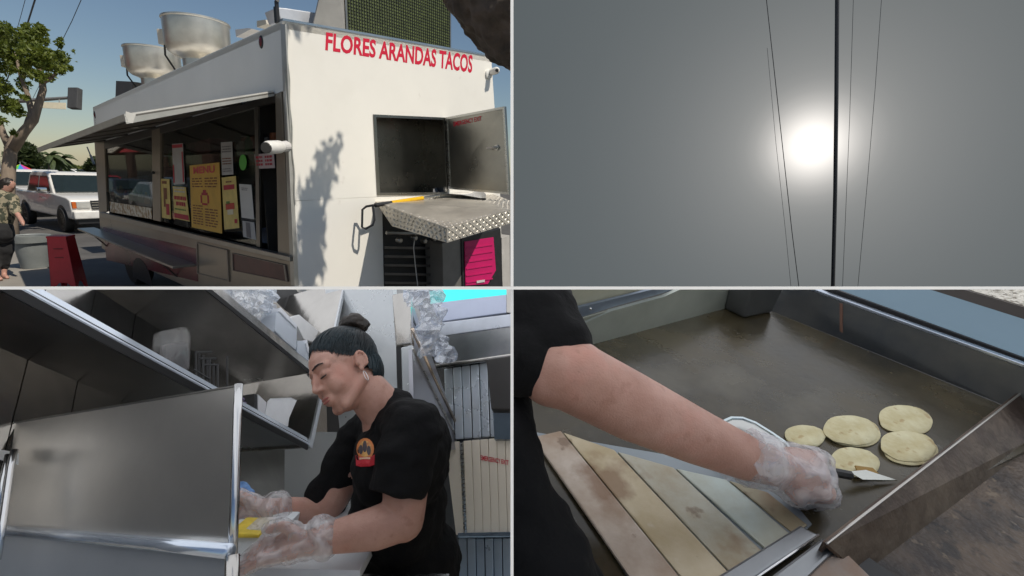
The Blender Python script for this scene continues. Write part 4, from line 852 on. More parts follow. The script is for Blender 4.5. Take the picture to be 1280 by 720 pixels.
# tall cabinet behind the cook
CB = P(497, 470, 2.0)
def cb(px, py, off=0.0): return hit(px, py, CB - A * off, nP)
fr = thing('refrigerator', 'tall steel refrigerator standing behind the cook', 'refrigerator', cb(450, 760))
cab = mat('cabinet_side', (.60, .63, .65), .28, .45, var=.05, sc=1.5, bump=.02, bsc=3)
MB().prism([cb(302, 540), cb(425, 540), cb(404, 340), cb(490, 340), cb(503, 560), cb(512, 780), cb(300, 780)], A * .05).build('side_panel', cab, fr)
MB().prism([cb(489.5, 367, .01), cb(512, 364, .01), cb(515, 431, .01), cb(494, 433, .01)], A * .04).build('door_cap', ks, fr, bevel=.012, smooth=40, seg=3)
MB().prism([cb(495, 433, .004), cb(501, 432, .004), cb(506, 600, .004), cb(500, 600, .004)], A * .02).build('door_gap', blk, fr)
MB().prism([cb(501, 434, .008), cb(516, 431, .008), cb(522, 620, .008), cb(506, 620, .008)], A * .03).build('door', cab, fr, bevel=.006)
fq = cb(515, 430)
def fd(px, py, off=0.0): return hit(px, py, fq - B * off, nW)
MB().prism([fd(513, 372), fd(573, 538), fd(574, 562), fd(519, 562)], B * .02).build('front_door', mat('door_steel', (.42, .42, .46), .32, .7, var=.08, sc=2), fr)
MB().tube([fd(515, 411, .02), fd(540, 466, .02), fd(571, 531, .02)], .008, 8).build('handle_bar', mat('warm_trim', (.75, .62, .5), .2, 1), fr, smooth=True)
MB().tube([fd(516, 436, .006), fd(572, 549, .006)], .004, 6).build('trim_line', steel, fr)
MB().prism([fd(513, 386, .01), fd(523, 413, .01), fd(525, 418, .01), fd(515, 398, .01)], B * .004).build('badge', blk, fr)
MB().prism([fd(566, 512, .012), fd(568, 517, .012), fd(568, 524, .012), fd(565, 519, .012)], B * .006).build('lock', blk, fr)
# far end wall: serving window, hood, ribbed steel, cream exit hatch
WE = P(600, 480, 2.42)
def we(px, py, off=0.0): return hit(px, py, WE - A * off, nP)
def wq(pts, off, th, nm, mt, par, bv=0): return MB().prism([we(x, y, off) for x, y in pts], A * th).build(nm, mt, par, bevel=bv)
ew = thing('end_wall', 'end wall of the truck kitchen with ribbed steel and a cream exit panel', 'wall', we(600, 760))
wq([(480, 340), (660, 340), (660, 780), (480, 780)], -.03, .02, 'wall_backing', ks_dark, ew)
win = thing('roof_window', 'narrow turquoise lit window above the ribbed steel wall', 'window', we(590, 378))
wq([(536, 352), (633, 352), (633, 368), (538, 379)], .01, .01, 'pane', mat('turquoise_pane', (.05, .5, .48), .3, emit=(.04, .62, .58, 1.0)), win)
wq([(540, 379), (633, 368), (633, 391), (548, 402.5)], .03, .03, 'frame', mat('window_frame', (.55, .60, .75), .3, .5, var=.05), win, .004)
wq([(633, 350), (640, 350), (640, 392), (633, 391)], .035, .03, 'jamb', ks, win, .004)
wq([(548, 403.5), (640, 392), (640, 408), (551, 420)], .05, .03, 'sill_band', mat('sill_band', (.66, .70, .78), .3, .5), win, .004)
hood = thing('extractor_hood', 'dark steel extractor hood under the narrow window', 'hood', we(600, 455))
wq([(550, 421), (660, 406), (660, 441), (553, 455)], .06, .06, 'hood_sheet', ks_dark, hood)
MB().tube([we(545, 458, .08), we(660, 442, .08)], .012, 8).build('hood_rail', ks, hood, smooth=True)
ribm = mat('rib_steel', (.62, .68, .73), .28, .55, var=.08, sc=3)
for i in range(9):
    x0 = 555 + i * 11; x1 = x0 + 10.2; wq([(x0, 461 - i * 1.6), (x1, 459.5 - i * 1.6), (x1 + 3, 549 - i * .7), (x0 + 3, 549.6 - i * .7)], .012 + (i % 2) * .012, .012, 'rib', ribm, ew, .006)
bx = thing('wall_monitor', 'dark box mounted on the ribbed steel wall', 'monitor', we(625, 512))
wq([(607.5, 449), (660, 442), (660, 512), (614, 511.5)], .10, .08, 'housing', mat('monitor_dark', (.045, .042, .04), .45), bx, .006)
wq([(616, 513), (660, 512), (660, 549), (618, 549)], .05, .03, 'glass_shelf', mat('blue_glass', (.12, .16, .2), .1, .3), bx)
cream = mat('cream_panel', (.86, .77, .64), .5, 0, var=.03, sc=2)
wq([(556, 553), (574, 551.5), (581, 668), (570, 668)], .02, .02, 'cream_strip', cream, ew)
hx = thing('exit_hatch', 'cream ribbed emergency exit hatch with red lettering', 'hatch', we(610, 668))
for i in range(7):
    x0 = 579 + i * 10.5; x1 = x0 + 10; wq([(x0, 551 - i * .9), (x1, 550 - i * .9), (x1 + 4.5 - i * .3, 667 - i * .2), (x0 + 4.5 - i * .3, 667.2 - i * .2)], .025, .02, 'board', cream, hx, .004)
m = MB()
for i in range(22): y = 553 + i * 5.2; m.tube([we(576.5 + (y - 553) * .046, y, .035), we(576.7 + (y - 553) * .046, y + 4.2, .035)], .008, 8)
o = m.build('hinge', steel, hx); o['kind'] = 'stuff'
text_quad('EMERGENCY EXIT', [we(602.5, 577), we(637, 583.5), we(637, 577.5), we(602.5, 571)], -A * 1.0, .02, .03).build('lettering', red_let, hx)
wq([(572, 666), (660, 664), (660, 671), (572, 672)], .04, .03, 'lower_rail', mat('blue_rail', (.45, .55, .68), .25, .9), ew, .004)
for i in range(7):
    x0 = 573 + i * 11; wq([(x0, 673), (x0 + 10, 672.6), (x0 + 12, 780), (x0 + 2, 780)], .02 + (i % 2) * .01, .012, 'rib', mat('lower_rib', (.42, .48, .54), .3, .5, var=.08), ew, .006)
# floor of the kitchen and roof lining stay out of the picture; white work table under the hands
wt_ = thing('work_table', 'white work table edge under the cook\'s gloved hands', 'table', P(360, 760, 1.15))
MB().prism([P(286, 709, 1.05), P(450, 713, 1.05), P(450, 724, 1.04), P(286, 722, 1.04)], FW * .3).build('table_top', mat('white_board', (.72, .74, .76), .4), wt_)
MB().prism([P(286, 724, 1.06), P(560, 724, 1.06), P(560, 900, 1.0), P(286, 900, 1.0)], FW * .02).build('table_front', ks_dark, wt_)
# ---- things on the shelves
cf = fu(222, 430, .05)
cb_t = thing('coffee_bag', 'clear bag of dark coffee on the long steel shelf', 'bag', fu(224, 468, .05))
m = MB(); pts = [(206, 412), (236, 407), (240, 420), (239, 462), (228, 470), (207, 458), (203, 436)]
m.prism([fu(x, y, .03) for x, y in pts], B * .06); m.build('bag_film', filmmat('coffee_film', (.75, .72, .68), .10, .1, .5, 25, .07), cb_t, bevel=.012, smooth=True)
m = MB(); m.prism([fu(x, y, .042) for x, y in [(207, 430), (237, 427), (238, 460), (228, 467), (208, 456)]], B * .035); m.build('contents', mat('coffee_dark', (.008, .007, .008), .45, sc=40, col2=(.035, .03, .035)), cb_t, bevel=.01)
rk = thing('wire_rack', 'black wire rack standing on the long steel shelf', 'rack', fu(262, 484, .05))
for i, (x, y0) in enumerate(((245, 440), (249, 441), (254, 444), (259, 449), (262, 449), (267, 454), (272, 456), (284, 445))):
    MB().tube([fu(x, y0, .05 + .03 * (i % 2)), fu(x, 490, .05 + .03 * (i % 2))], .0028, 6).build('upright', black_pl, rk)
for pts in ([(245, 440), (265, 440)], [(249, 448), (270, 448)], [(254, 456), (273, 456)], [(242, 462), (262, 474)]): MB().tube([fu(x, y, .05) for x, y in pts], .0028, 6).build('cross_wire', black_pl, rk)
nb = thing('napkin_stack', 'white paper napkins fanned on the long shelf beside a small carton', 'napkins', fu(350, 535, .05))
for i in range(4): MB().prism([fu(x, y, .04 + i * .012) for x, y in [(335 + i, 501 - i), (371 - i * 2, 500 - i), (357 + i, 533), (331 + i * 2, 520)]], B * .003).build('napkin', mat('napkin_white', (.74, .75, .77), .7), nb)
cz_ = thing('small_carton', 'small dark carton with white side beside the napkins on the long shelf', 'carton', fu(326, 520, .05))
MB().prism([fu(x, y, .05) for x, y in [(318, 492), (322, 494), (322, 515), (318, 513)]], B * .06).build('side', black_pl, cz_); MB().prism([fu(x, y, .045) for x, y in [(322.5, 493), (333, 503), (332, 520), (322.5, 516)]], B * .05).build('front', mat('carton_white', (.62, .62, .64), .6), cz_)
pl_ = thing('coil_cable', 'small purple coiled cable lying on the shelf behind the splash guard', 'cable', fu(306, 505, .05)); MB().tube([fu(300 + 6 * math.cos(k * .5), 503 + 5 * math.sin(k * .5), .05) for k in range(12)], .005, 6).build('coil', mat('purple_cable', (.16, .12, .22), .5), pl_)
# upper shelf goods
gb_ = thing('plastic_bags', 'heap of clear plastic bags on the upper shelf', 'bag', fu(318, 395, .05))
m = MB()
for x, y, r in ((302, 362, 22), (318, 368, 20), (330, 372, 18), (338, 384, 12), (326, 388, 14), (312, 380, 14), (290, 355, 16)): m.ell(fu(x, y, .08), r / F * 1.35)
m.build('bag_heap', filmmat('bag_blue_film', (.62, .72, .85), .34, .1, .3, 12, .3), gb_, remesh=.011, sm=1, disp=wob(.03, 30, 5), smooth=False)
for k, (pts, lb) in enumerate((([(345, 392), (351, 386), (372, 408), (371, 438), (358, 428), (344, 414)], 'translucent food container with lid on the upper shelf beside the bags'), ([(372, 425), (384, 426), (387, 440), (386, 452), (371, 440)], 'small translucent tub at the end of the upper shelf'))):
    t = thing('food_container', lb, 'container', fu(pts[-1][0], pts[-1][1], .04)); MB().prism([fu(x, y, .02) for x, y in pts], B * .09).build('tub', mat('milky_plastic', (.52, .57, .64), .3, var=.08, alpha=.9), t, bevel=.008, smooth=40)
    MB().prism([fu(x, y - 2, .015) for x, y in (pts[1:3] + [(pts[2][0] - 1, pts[2][1] + 5), (pts[1][0] - 2, pts[1][1] + 5)])], B * .1).build('lid', mat('lid_white', (.68, .7, .74), .35), t, bevel=.003)
wb = thing('foam_carton', 'white carton standing on the upper shelf beside the containers', 'carton', fu(380, 425, .1))
MB().prism([fu(x, y, .10) for x, y in [(360, 398), (374, 393), (399, 414), (392, 428), (380, 424), (372, 408)]], B * .08).build('box', mat('foam_white', (.74, .74, .74), .6), wb, bevel=.004)
# bag on refrigerator
fbg = thing('plastic_bag', 'large clear plastic bag hanging over the refrigerator door', 'bag', fd(545, 455, .1)); m = MB()
for x, y, r in ((520, 362, 18), (532, 375, 18), (540, 395, 16), (535, 412, 17), (545, 425, 15), (552, 440, 14), (560, 448, 9), (530, 432, 8), (548, 365, 8)): m.ell(P(x, y, 1.9), r / F * 1.9)
m.build('bag_film', filmmat('clear_blue_film', (.62, .72, .90), .30, .1, .3, 10, .3), fbg, remesh=.016, sm=1, disp=wob(.045, 20, 9), smooth=False)
# ---------------------------------------------------------------- the cook
WDEP = 1.22
def wp(px, py, dd=0.0): return P(px, py, WDEP + dd)
hf = RT * -.6615 + FW * -.7465 + UP * -.0724; hl = RT * .6339 + FW * -.6081 + UP * .478; hu = RT * -.4008 + FW * .2703 + UP * .8754
_c, _s = math.cos(math.radians(6)), math.sin(math.radians(6)); hf, hu = hf * _c - hu * _s, hu * _c + hf * _s      # chin tucked
HC = wp(431.5, 462.5); hs_ = .905
def hd(x, y, z): return HC + (hf * x + hl * y + hu * z) * hs_
HX = (hf, hl, hu)
ck = thing('person', 'cook in black polo shirt with dark hair in a bun, wearing clear plastic gloves', 'person', P(505, 800, WDEP))
def he(m, c, r, n=16, k=12): m.ell(hd(*c), tuple(q * hs_ for q in r), HX, n, k)
def hc(m, a, ra, b, rb): m.cap(hd(*a), ra * hs_, hd(*b), rb * hs_)
m = MB()
he(m, (-.012, 0, .035), (.094, .074, .085)); he(m, (.028, 0, -.015), (.062, .062, .085)); he(m, (.03, 0, .035), (.058, .062, .05)); he(m, (.028, 0, -.070), (.047, .045, .042)); he(m, (.052, 0, -.095), (.018, .022, .015))
for s in (-1, 1):
    he(m, (.056, s * .034, -.033), (.026, .024, .030)); hc(m, (-.005, s * .054, -.05), .017, (.05, s * .026, -.092), .017); hc(m, (.080, s * .012, .024), .012, (.068, s * .045, .020), .011)
    he(m, (.072, s * .031, .000), (.0155, .019, .0135))
    he(m, (-.010, s * .0710, -.005), (.0145, .0065, .0225)); m.tube([hd(-.010 + .0145 * math.cos(t * .55) - .002, s * (.0765 + .004 * math.sin(t * .27)), -.002 + .023 * math.sin(t * .55)) for t in range(-1, 9)], .0036, 8); he(m, (-.004, s * .072, -.026), (.007, .006, .008)); he(m, (.003, s * .071, -.008), (.005, .006, .008))
hc(m, (.083, 0, .014), .008, (.100, 0, -.024), .0085); he(m, (.099, 0, -.029), (.0115, .0105, .0085)); he(m, (.090, .0115, -.032), (.010, .0065, .0065)); he(m, (.090, -.0115, -.032), (.010, .0065, .0065))
he(m, (.076, 0, -.064), (.014, .024, .018)); he(m, (.084, 0, -.0585), (.008, .018, .005)); he(m, (.083, 0, -.068), (.008, .017, .005))
hc(m, (-.03, 0, -.05), .056, (-.045, 0, -.11), .054)
nb0, nb1 = hd(-.035, 0, -.08), wp(478, 512, .03); m.cap(nb0, .053, nb1, .058)
# arms (skin) and trunk inside the shirt, one surface with the head
m.cap(nb1, .055, wp(492, 560, .05), .075); m.cap(wp(492, 560, .05), .075, wp(510, 700, .05), .08)
m.cap(wp(516, 545, -.06), .05, wp(508, 600, -.11), .05); m.cap(wp(508, 600, -.11), .053, wp(504, 650, -.13), .047); m.cap(wp(503, 648, -.13), .048, wp(470, 660, -.155), .046); m.cap(wp(470, 660, -.155), .046, wp(418, 671, -.18), .034); m.cap(wp(418, 671, -.18), .034, wp(390, 678, -.19), .027)
m.cap(wp(455, 550, .15), .05, wp(415, 622, .10), .046); m.cap(wp(415, 622, .10), .046, wp(401, 643, .08), .043); m.cap(wp(401, 643, .08), .042, wp(362, 640, .04), .037); m.cap(wp(362, 640, .04), .036, wp(330, 637, .0), .027)
HANDS = MB()
def hand(base, tip, side, thumb, dep, spread, k=1.0):
    """palm and five bent fingers from pixel points"""
    b_, t_ = base, tip; d = (t_ - b_); L_ = d.length; d.normalize(); out = []
    n_ = d.cross(side).normalized()
    out.append((b_, .026 * k, b_ + d * .045, .027 * k)); 
    for s in (-1, 0, 1): out.append((b_ + d * .03 + side * s * .018, .017 * k, b_ + d * .085 + side * s * .024, .014 * k))
    for i, (s, l1, l2) in enumerate(((-1.5, .03, .026), (-.5, .036, .03), (.5, .034, .028), (1.5, .026, .022))):
        p0 = b_ + d * .085 + side * s * .019; p1 = p0 + d * l1 + n_ * .008 + side * s * .003; p2 = p1 + d * l2 * .8 + n_ * .018; p3 = p2 + d * .012 + n_ * .018
        out += [(p0, .0105 * k, p1, .0095 * k), (p1, .0095 * k, p2, .0085 * k), (p2, .0085 * k, p3, .0075 * k)]
    p0 = b_ + d * .02 + thumb * .022; p1 = p0 + d * .03 + thumb * .028; p2 = p1 + d * .032 + thumb * .006 + n_ * .01
    out += [(p0, .015 * k, p1, .0115 * k), (p1, .0115 * k, p2, .0095 * k)]
    return out
near_h = hand(wp(388, 678, -.19), wp(318, 688, -.20), (FW * .85 + UP * .3).normalized(), (UP * .8 - FW * .2).normalized(), 0, 1)
far_h = hand(wp(330, 637, .0), wp(285, 640, .0), (FW * .6 + UP * .8).normalized(), (UP * .9 - FW * .3).normalized(), 0, 1)
for a, ra, b, rb in near_h + far_h: m.cap(a, ra, b, rb, 10)
m.build('body', skin, ck, remesh=.003, sm=6)
# brows, lashes, lips, earring
brow = mat('brow_dark', (.03, .02, .018), .6)
for s in (-1, 1):
    MB().tube([hd(.0945 - .36 * t - 2.5 * t * t, s * (.014 + t), .023 + .006 * math.sin(t * 75)) for t in (0, .012, .024, .036)], [.0022, .0026, .0022, .001], 6).build('eyebrow', brow, ck)
    MB().tube([hd(.0862 - (t - .030) ** 2 * 20 - (t - .030) * .10, s * t, -.007 + (t - .030) ** 2 * 6) for t in (.018, .025, .031, .038, .045)], [.0012, .002, .0024, .0024, .0012], 6).build('eyelashes', brow, ck)
lips = mat('lips', (.36, .12, .10), .4, var=.08)
m = MB(); he(m, (.0865, 0, -.0590), (.0070, .0185, .0042)); he(m, (.0858, 0, -.0675), (.0068, .0175, .0046)); m.build('lips', lips, ck, smooth=True)
for s in (1,): MB().tube([hd(-.004 + .004 * math.sin(t), s * .076, -.050 + .014 * math.cos(t)) for t in [k * .52 for k in range(13)]], .0008, 6).build('earring', chrome, ck)
# hair
hairb = mat('hair_blue_sheen', (.003, .0035, .004), .36, 0, col2=(.005, .020, .028), sc=12, spec=.35)  # second tone paints the bluish sheen into the base colour
def hline(z):
    pts = [(-.16, -.075), (-.09, -.058), (-.045, -.034), (.012, -.016), (.018, .010), (.026, .028), (.054, .056), (.082, .072), (.100, .086), (.3, .2)]
    for (z0_, x0_), (z1_, x1_) in zip(pts[:-1], pts[1:]):
        if z <= z1_: return x0_ + (x1_ - x0_) * (z - z0_) / (z1_ - z0_)
    return .2
src = MB(); he(src, (-.012, 0, .037), (.0955, .0758, .0878), 72, 54)
nk = MB(); he(nk, (-.030, 0, -.012), (.077, .066, .078), 56, 44)
hm = MB()
for sm_b in (src, nk):
    keep = []
    for f_ in sm_b.f:
        c_ = sum((sm_b.v[i] for i in f_), V((0, 0, 0))) / len(f_) - HC
        x_, z_ = c_.dot(hf) / hs_, c_.dot(hu) / hs_
        if x_ < hline(z_) - .004 + .006 * N.noise(c_ * 70): keep.append(f_)
    hm.add(sm_b.v, keep)
ho = hm.build('hair', hairb, ck, smooth=True, disp=lambda p, n: n * (.0012 * N.noise(V(((p - HC).dot(hl) * 160, (p - HC).dot(hf) * 10, (p - HC).dot(hu) * 10)))))
# combed strands running from the hairline back towards the bun
st_ = MB(); rd = random.Random(12); bun_l = V((-.085, 0, .118))
for (ec, er, nst) in ((V((-.012, 0, .037)), V((.0955, .0758, .0878)), 1300), (V((-.030, 0, -.012)), V((.077, .066, .078)), 260)):
    cnt = 0
    while cnt < nst:
        q = V((rd.gauss(0, 1), rd.gauss(0, 1), rd.gauss(0, 1))).normalized(); p = V((ec.x + q.x * er.x, ec.y + q.y * er.y, ec.z + q.z * er.z))
        if p.x > hline(p.z) + rd.choice((-.004, .0, .003, .007)) or p.y < -.055 or (nst < 500 and p.z > .02): continue
        cnt += 1; lift = rd.uniform(1.0, 1.03); path = []
        for k in range(10):
            e_ = V(((p.x - ec.x) / er.x, (p.y - ec.y) / er.y, (p.z - ec.z) / er.z)).normalized(); s_ = ec + V((e_.x * er.x, e_.y * er.y, e_.z * er.z)) * (lift - .03 * max(0, 1 - k / 2))
            path.append(hd(s_.x, s_.y, s_.z)); dv_ = (bun_l - p)
            if dv_.length < .02: break
            p = p + dv_.normalized() * .011 + V((rd.gauss(0, .0008), rd.gauss(0, .0008), rd.gauss(0, .0008)))
        if len(path) > 2: st_.tube(path, [.0004, .0009] + [.0012] * (len(path) - 3) + [.0006], 4, cap=False)
ec, er = V((-.012, 0, .037)), V((.0945, .0748, .0858)); cnt = 0
while cnt < 520:       # fine short hairs softening the hairline
    q = V((rd.gauss(0, 1), rd.gauss(0, 1), rd.gauss(0, 1))).normalized(); p = V((ec.x + q.x * er.x, ec.y + q.y * er.y, ec.z + q.z * er.z)); dx_ = p.x - hline(p.z)
    if not (-.004 < dx_ < .013 * rd.random() ** 1.5) or p.y < -.05 or p.z < -.03: continue
    cnt += 1; path = []
    for k in range(5):
        e_ = V(((p.x - ec.x) / er.x, (p.y - ec.y) / er.y, (p.z - ec.z) / er.z)).normalized(); s_ = ec + V((e_.x * er.x, e_.y * er.y, e_.z * er.z)) * (.995 + .008 * k); path.append(hd(s_.x, s_.y, s_.z)); p = p + (bun_l - p).normalized() * .007
    st_.tube(path, [.0002, .0004, .0006, .0007, .0005], 4, cap=False)
o = st_.build('strands', hairb, ho, smooth=True, recalc=False, weld=False); o['kind'] = 'stuff'
m = MB(); he(m, (-.080, 0, .130), (.036, .040, .026), 20, 14); he(m, (-.098, .004, .112), (.030, .034, .022), 16, 12); m.build('hair_bun', hairm, ho, remesh=.004, sm=2, disp=lambda p, n: n * (.004 * N.noise(p * 90)))
# shirt
polo = mat('black_polo', (.0045, .0045, .005), .85, 0, var=.2, sc=9, bump=.25, bsc=90, spec=.2)
m = MB(); TX = (RT, FW, UP)
m.ell(wp(492, 575, .06), (.098, .17, .135), TX, 24, 16); m.ell(wp(502, 640, .06), (.118, .165, .15), TX, 24, 16); m.ell(wp(512, 715, .06), (.137, .175, .15), TX, 24, 16); m.ell(wp(516, 790, .06), (.145, .18, .14), TX, 24, 16)
m.cap(wp(512, 532, -.05), .07, wp(466, 535, .16), .065); m.cap(wp(490, 512, .03), .058, wp(500, 545, .05), .1); m.ell(wp(535, 570, .04), (.06, .14, .12), TX)
m.cap(wp(519, 536, -.07), .07, wp(505, 575, -.105), .070); m.tube([wp(509, 562, -.09), wp(503, 590, -.113), wp(496, 618, -.13)], [.068, .067, .066], 24)
m.cap(wp(452, 545, .15), .062, wp(428, 590, .13), .060); m.tube([wp(438, 570, .14), wp(424, 598, .125), wp(404, 630, .11)], [.06, .059, .058], 24)
m.ell(wp(462, 640, .0), (.045, .1, .1), TX)
def folds(p, n):
    q = p * 1.0; return n * (.009 * N.noise(V((q.dot(RT) * 14, q.dot(FW) * 10, q.dot(UP) * 26))) + .0035 * N.noise(p * 38))
shirt = m.build('polo_shirt', polo, ck, remesh=.005, sm=7, disp=folds)
# collar: stand-up ring lying open
m = MB(); ring = []
for k in range(13):
    t = -2.3 + k * 4.6 / 12; c_ = wp(478, 505, .03); fwd_ = -RT * .8 - FW * .3
    sd_ = UP.cross(fwd_).normalized(); r_ = .072
    p = c_ + (fwd_ * -math.cos(t) + sd_ * math.sin(t)) * r_ + UP * (-.012 - .055 * (1 - math.cos(t)) * .5 - .02)
    ring.append((p + UP * .03, p + (p - c_) * .28 - UP * .026))
m.add([q for pr in ring for q in pr], [[2 * i, 2 * i + 2, 2 * i + 3, 2 * i + 1] for i in range(12)])
m2 = m.build('collar', polo, shirt, smooth=True, recalc=False)
md = m2.modifiers.new('s', 'SOLIDIFY'); md.thickness = .006; md = m2.modifiers.new('u', 'SUBSURF'); md.levels = 2; md.render_levels = 2
# emblem on the chest, laid on the cloth
bpy.context.view_layer.update()
def on(ob, px, py, lift):
    off = parent_world(ob); ok, loc, nn, idx = ob.ray_cast(C - off, D(px, py).normalized())
    return (loc + off - D(px, py).normalized() * lift) if ok else P(px, py, WDEP - .1)
def decal(pts, mt, lift, nm, par): 
    cx_ = sum(p[0] for p in pts) / len(pts); cy_ = sum(p[1] for p in pts) / len(pts); mb = MB(); vs = [on(shirt, cx_, cy_, lift)]
    for s in (.5, 1): vs += [on(shirt, cx_ + (x - cx_) * s, cy_ + (y - cy_) * s, lift) for x, y in pts]
    n = len(pts); mb.add(vs, [[0, 1 + i, 1 + (i + 1) % n] for i in range(n)] + [[1 + i, 1 + n + i, 1 + n + (i + 1) % n, 1 + (i + 1) % n] for i in range(n)]); return mb.build(nm, mt, par, recalc=False)
em_o = decal([(456.5 + 11 * math.cos(k * .349), 561 + 13.5 * math.sin(k * .349)) for k in range(18)], mat('emblem_orange', (.62, .20, .05), .6), .003, 'emblem', shirt)
em_o['label'] = 'orange and red embroidered emblem on the chest'
decal([(456.5 + 8.4 * math.cos(k * .349), 561 + 10.5 * math.sin(k * .349)) for k in range(18)], mat('emblem_gold', (.40, .13, .06), .6, var=.6, sc=90, col2=(.7, .42, .12)), .004, 'emblem', shirt)
for x, y, w_, h_ in ((451, 562, 2.6, 6), (456, 558, 2.8, 7.5), (461, 563, 2.6, 6)): decal([(x + w_ * math.cos(k * .6), y + h_ * math.sin(k * .6)) for k in range(10)], mat('emblem_dark', (.06, .05, .06), .7), .005, 'emblem', shirt)
decal([(444.5, 569), (450, 571), (463, 571), (468.5, 568), (468, 581), (462, 583), (451, 583.5), (445, 582)], mat('emblem_red', (.48, .015, .03), .6), .006, 'emblem', shirt)
decal([(449, 572), (464, 571.5), (464, 574), (449, 574.5)], mat('emblem_thread', (.7, .5, .35), .6), .008, 'emblem', shirt)
# gloves
gfilm = filmmat('glove_film', (.88, .89, .92), .36, .15, .7, 20, .10)
def glove(caps, wrist, back, par, seed, r_add=.006, flare=.012):
    mm = MB()
    for a, ra, b, rb in caps: mm.cap(a, ra + r_add, b, rb + r_add, 10)
    mm.cap(wrist, .034, back, .036 + flare)
    return mm.build('glove', gfilm, par, remesh=.005, sm=2, disp=lambda p, n: n * (.009 * abs(N.noise(p * 26 + V((seed, 0, 0)))) + .003 * abs(N.noise(p * 60)) - .002))
glove(near_h, wp(388, 678, -.19), wp(372, 676, -.19) + (wp(418, 671, -.18) - wp(372, 676, -.19)) * .6, ck, 1); glove(far_h, wp(330, 637, .0), wp(340, 638, 0), ck, 4)
# tray and food in her hands
ty = thing('food_tray', 'white foam tray with yellow food in the cook\'s gloved hands', 'tray', wp(320, 690, -.12))
MB().prism([wp(270, 672, -.12), wp(346, 671, -.12), wp(340, 694, -.13), wp(272, 696, -.13)], FW * .13).build('tray', mat('foam_tray', (.75, .78, .80), .5), ty, bevel=.008, smooth=40)
MB().prism([wp(284, 667, -.13), wp(323, 668, -.13), wp(324, 673, -.13), wp(284, 673, -.13)], FW * .08).build('food', mat('yellow_food', (.70, .52, .05), .5, var=.2, sc=30), ty, bevel=.004)
MB().prism([wp(304, 662, -.11), wp(343, 660, -.11), wp(338, 670, -.12), wp(308, 672, -.12)], FW * .06).build('wrapper', filmmat('paper_wrap', (.8, .8, .84), .9, .4, .8, 40), ty, bevel=.004)
bo = MB(); bo.ell(wp(302, 615, .05), (.026, .03, .024)); bo.ell(wp(298, 624, .05), (.022, .03, .02)); tag(bo.build('blue_cloth', mat('blue_cloth', (.14, .28, .55), .6, var=.2, sc=25), None, remesh=.004, sm=2, disp=wob(.012, 40, 2)), 'crumpled blue cloth above the cook\'s gloved hand', 'cloth')
MB().prism([wp(200, 700, .25), wp(450, 690, .35), wp(450, 640, .4), wp(200, 640, .3)], FW * .02).build('back_strip', mat('green_dark', (.05, .07, .055), .5), wt_)
# ================================================================== GRIDDLE SET (lower right)
CLIP[0] = [(C + RT * .0018, -RT), (C - UP * .0018, UP)]
a1, a2 = vp(230, 40), vp(1711, 168); nG = a2.cross(a1).normalized()
if nG.dot(UP) < 0: nG = -nG
GP = P(1100, 560, 1.06)
def G(px, py, h=0.0): return hit(px, py, GP + nG * h, nG)
def gp2(pts, h, th, nm, mt, par, bv=0, **kw): return MB().prism([G(x, y, h) for x, y in pts], -nG * th).build(nm, mt, par, bevel=bv, **kw)
gr = thing('flat_griddle', 'large dark oiled steel griddle with tortillas warming on it', 'griddle', G(900, 560, -.1))
gm = mat('griddle_steel', (.018, .0155, .010), .24, 0, col2=(.062, .048, .023), sc=5, bump=.08, bsc=35, rvar=.18, spec=.5, spots=((4, .56, .12, (.105, .095, .07), .55), (26, .66, .05, (.13, .125, .11), .5), (60, .70, .03, (.16, .13, .08), .6)))  # broadest spots paint a pale sheen smear; the finer ones are residue
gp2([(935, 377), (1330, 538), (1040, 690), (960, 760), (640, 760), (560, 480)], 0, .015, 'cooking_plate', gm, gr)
# splash walls
nL, nB_ = a2.cross(nG).normalized(), a1.cross(nG).normalized()
def ls(px, py, off=0.0): return hit(px, py, G(735, 432) - nL * off * (1 if nL.dot(FW) > 0 else -1), nL)
def bs(px, py, off=0.0): return hit(px, py, G(1250, 505) - nB_ * off * (1 if nB_.dot(FW) > 0 else -1), nB_)
spl = mat('splash_pale', (.42, .45, .40), .38, .6, var=.12, sc=6, bump=.05, bsc=20)
MB().prism([ls(600, 468.5), ls(935, 378), ls(935, 330), ls(872, 352), ls(830, 371), ls(764, 389), ls(722, 408), ls(600, 452)], a1 * .012).build('side_splash', spl, gr)
MB().prism([ls(700, 412, .006), ls(724, 404, .006), ls(760, 389, .006), ls(725, 399, .006)], a1 * .006).build('splash_gusset', mat('gusset', (.30, .31, .26), .4, .5), gr)
bsm = mat('back_splash_steel', (.10, .115, .13), .33, .7, var=.25, sc=5, bump=.06, bsc=25, col2=(.20, .20, .19))
MB().prism([bs(930, 375), bs(1340, 541), bs(1340, 482), bs(930, 333)], a2 * .012).build('back_splash', bsm, gr)
MB().prism([bs(930, 333, .001), bs(1340, 482, .001), bs(1340, 477, .001), bs(930, 329.5, .001)], a2 * .02).build('splash_ledge', mat('ledge_steel', (.50, .56, .66), .25, .9), gr, bevel=.002)
MB().prism([bs(1049.5, 379, .003), bs(1053, 380, .003), bs(1053, 416, .003), bs(1049.5, 414, .003)], a2 * .003).build('weld_seam', mat('rust_weld', (.20, .11, .08), .6, .3), gr)
def bb(px, py, d): return hit(px, py, G(1250, 505) + a2 * d, nB_)
blue = thing('window_ledge', 'pale blue sloping panel behind the griddle splash wall', 'panel', bb(1150, 460, .05))
MB().prism([bb(930, 330, .03), bb(1340, 480, .03), bb(1340, 470, .03), bb(930, 320, .03)], a2 * .01).build('gap_seal', blk, blue)
MB().prism([bb(960, 334, .045), bb(1340, 472, .045), bb(1340, 418, .12), bb(1100, 342, .12)], a2 * .01).build('panel_sheet', mat('blue_panel', (.17, .25, .31), .35, .3, var=.05, sc=2), blue)
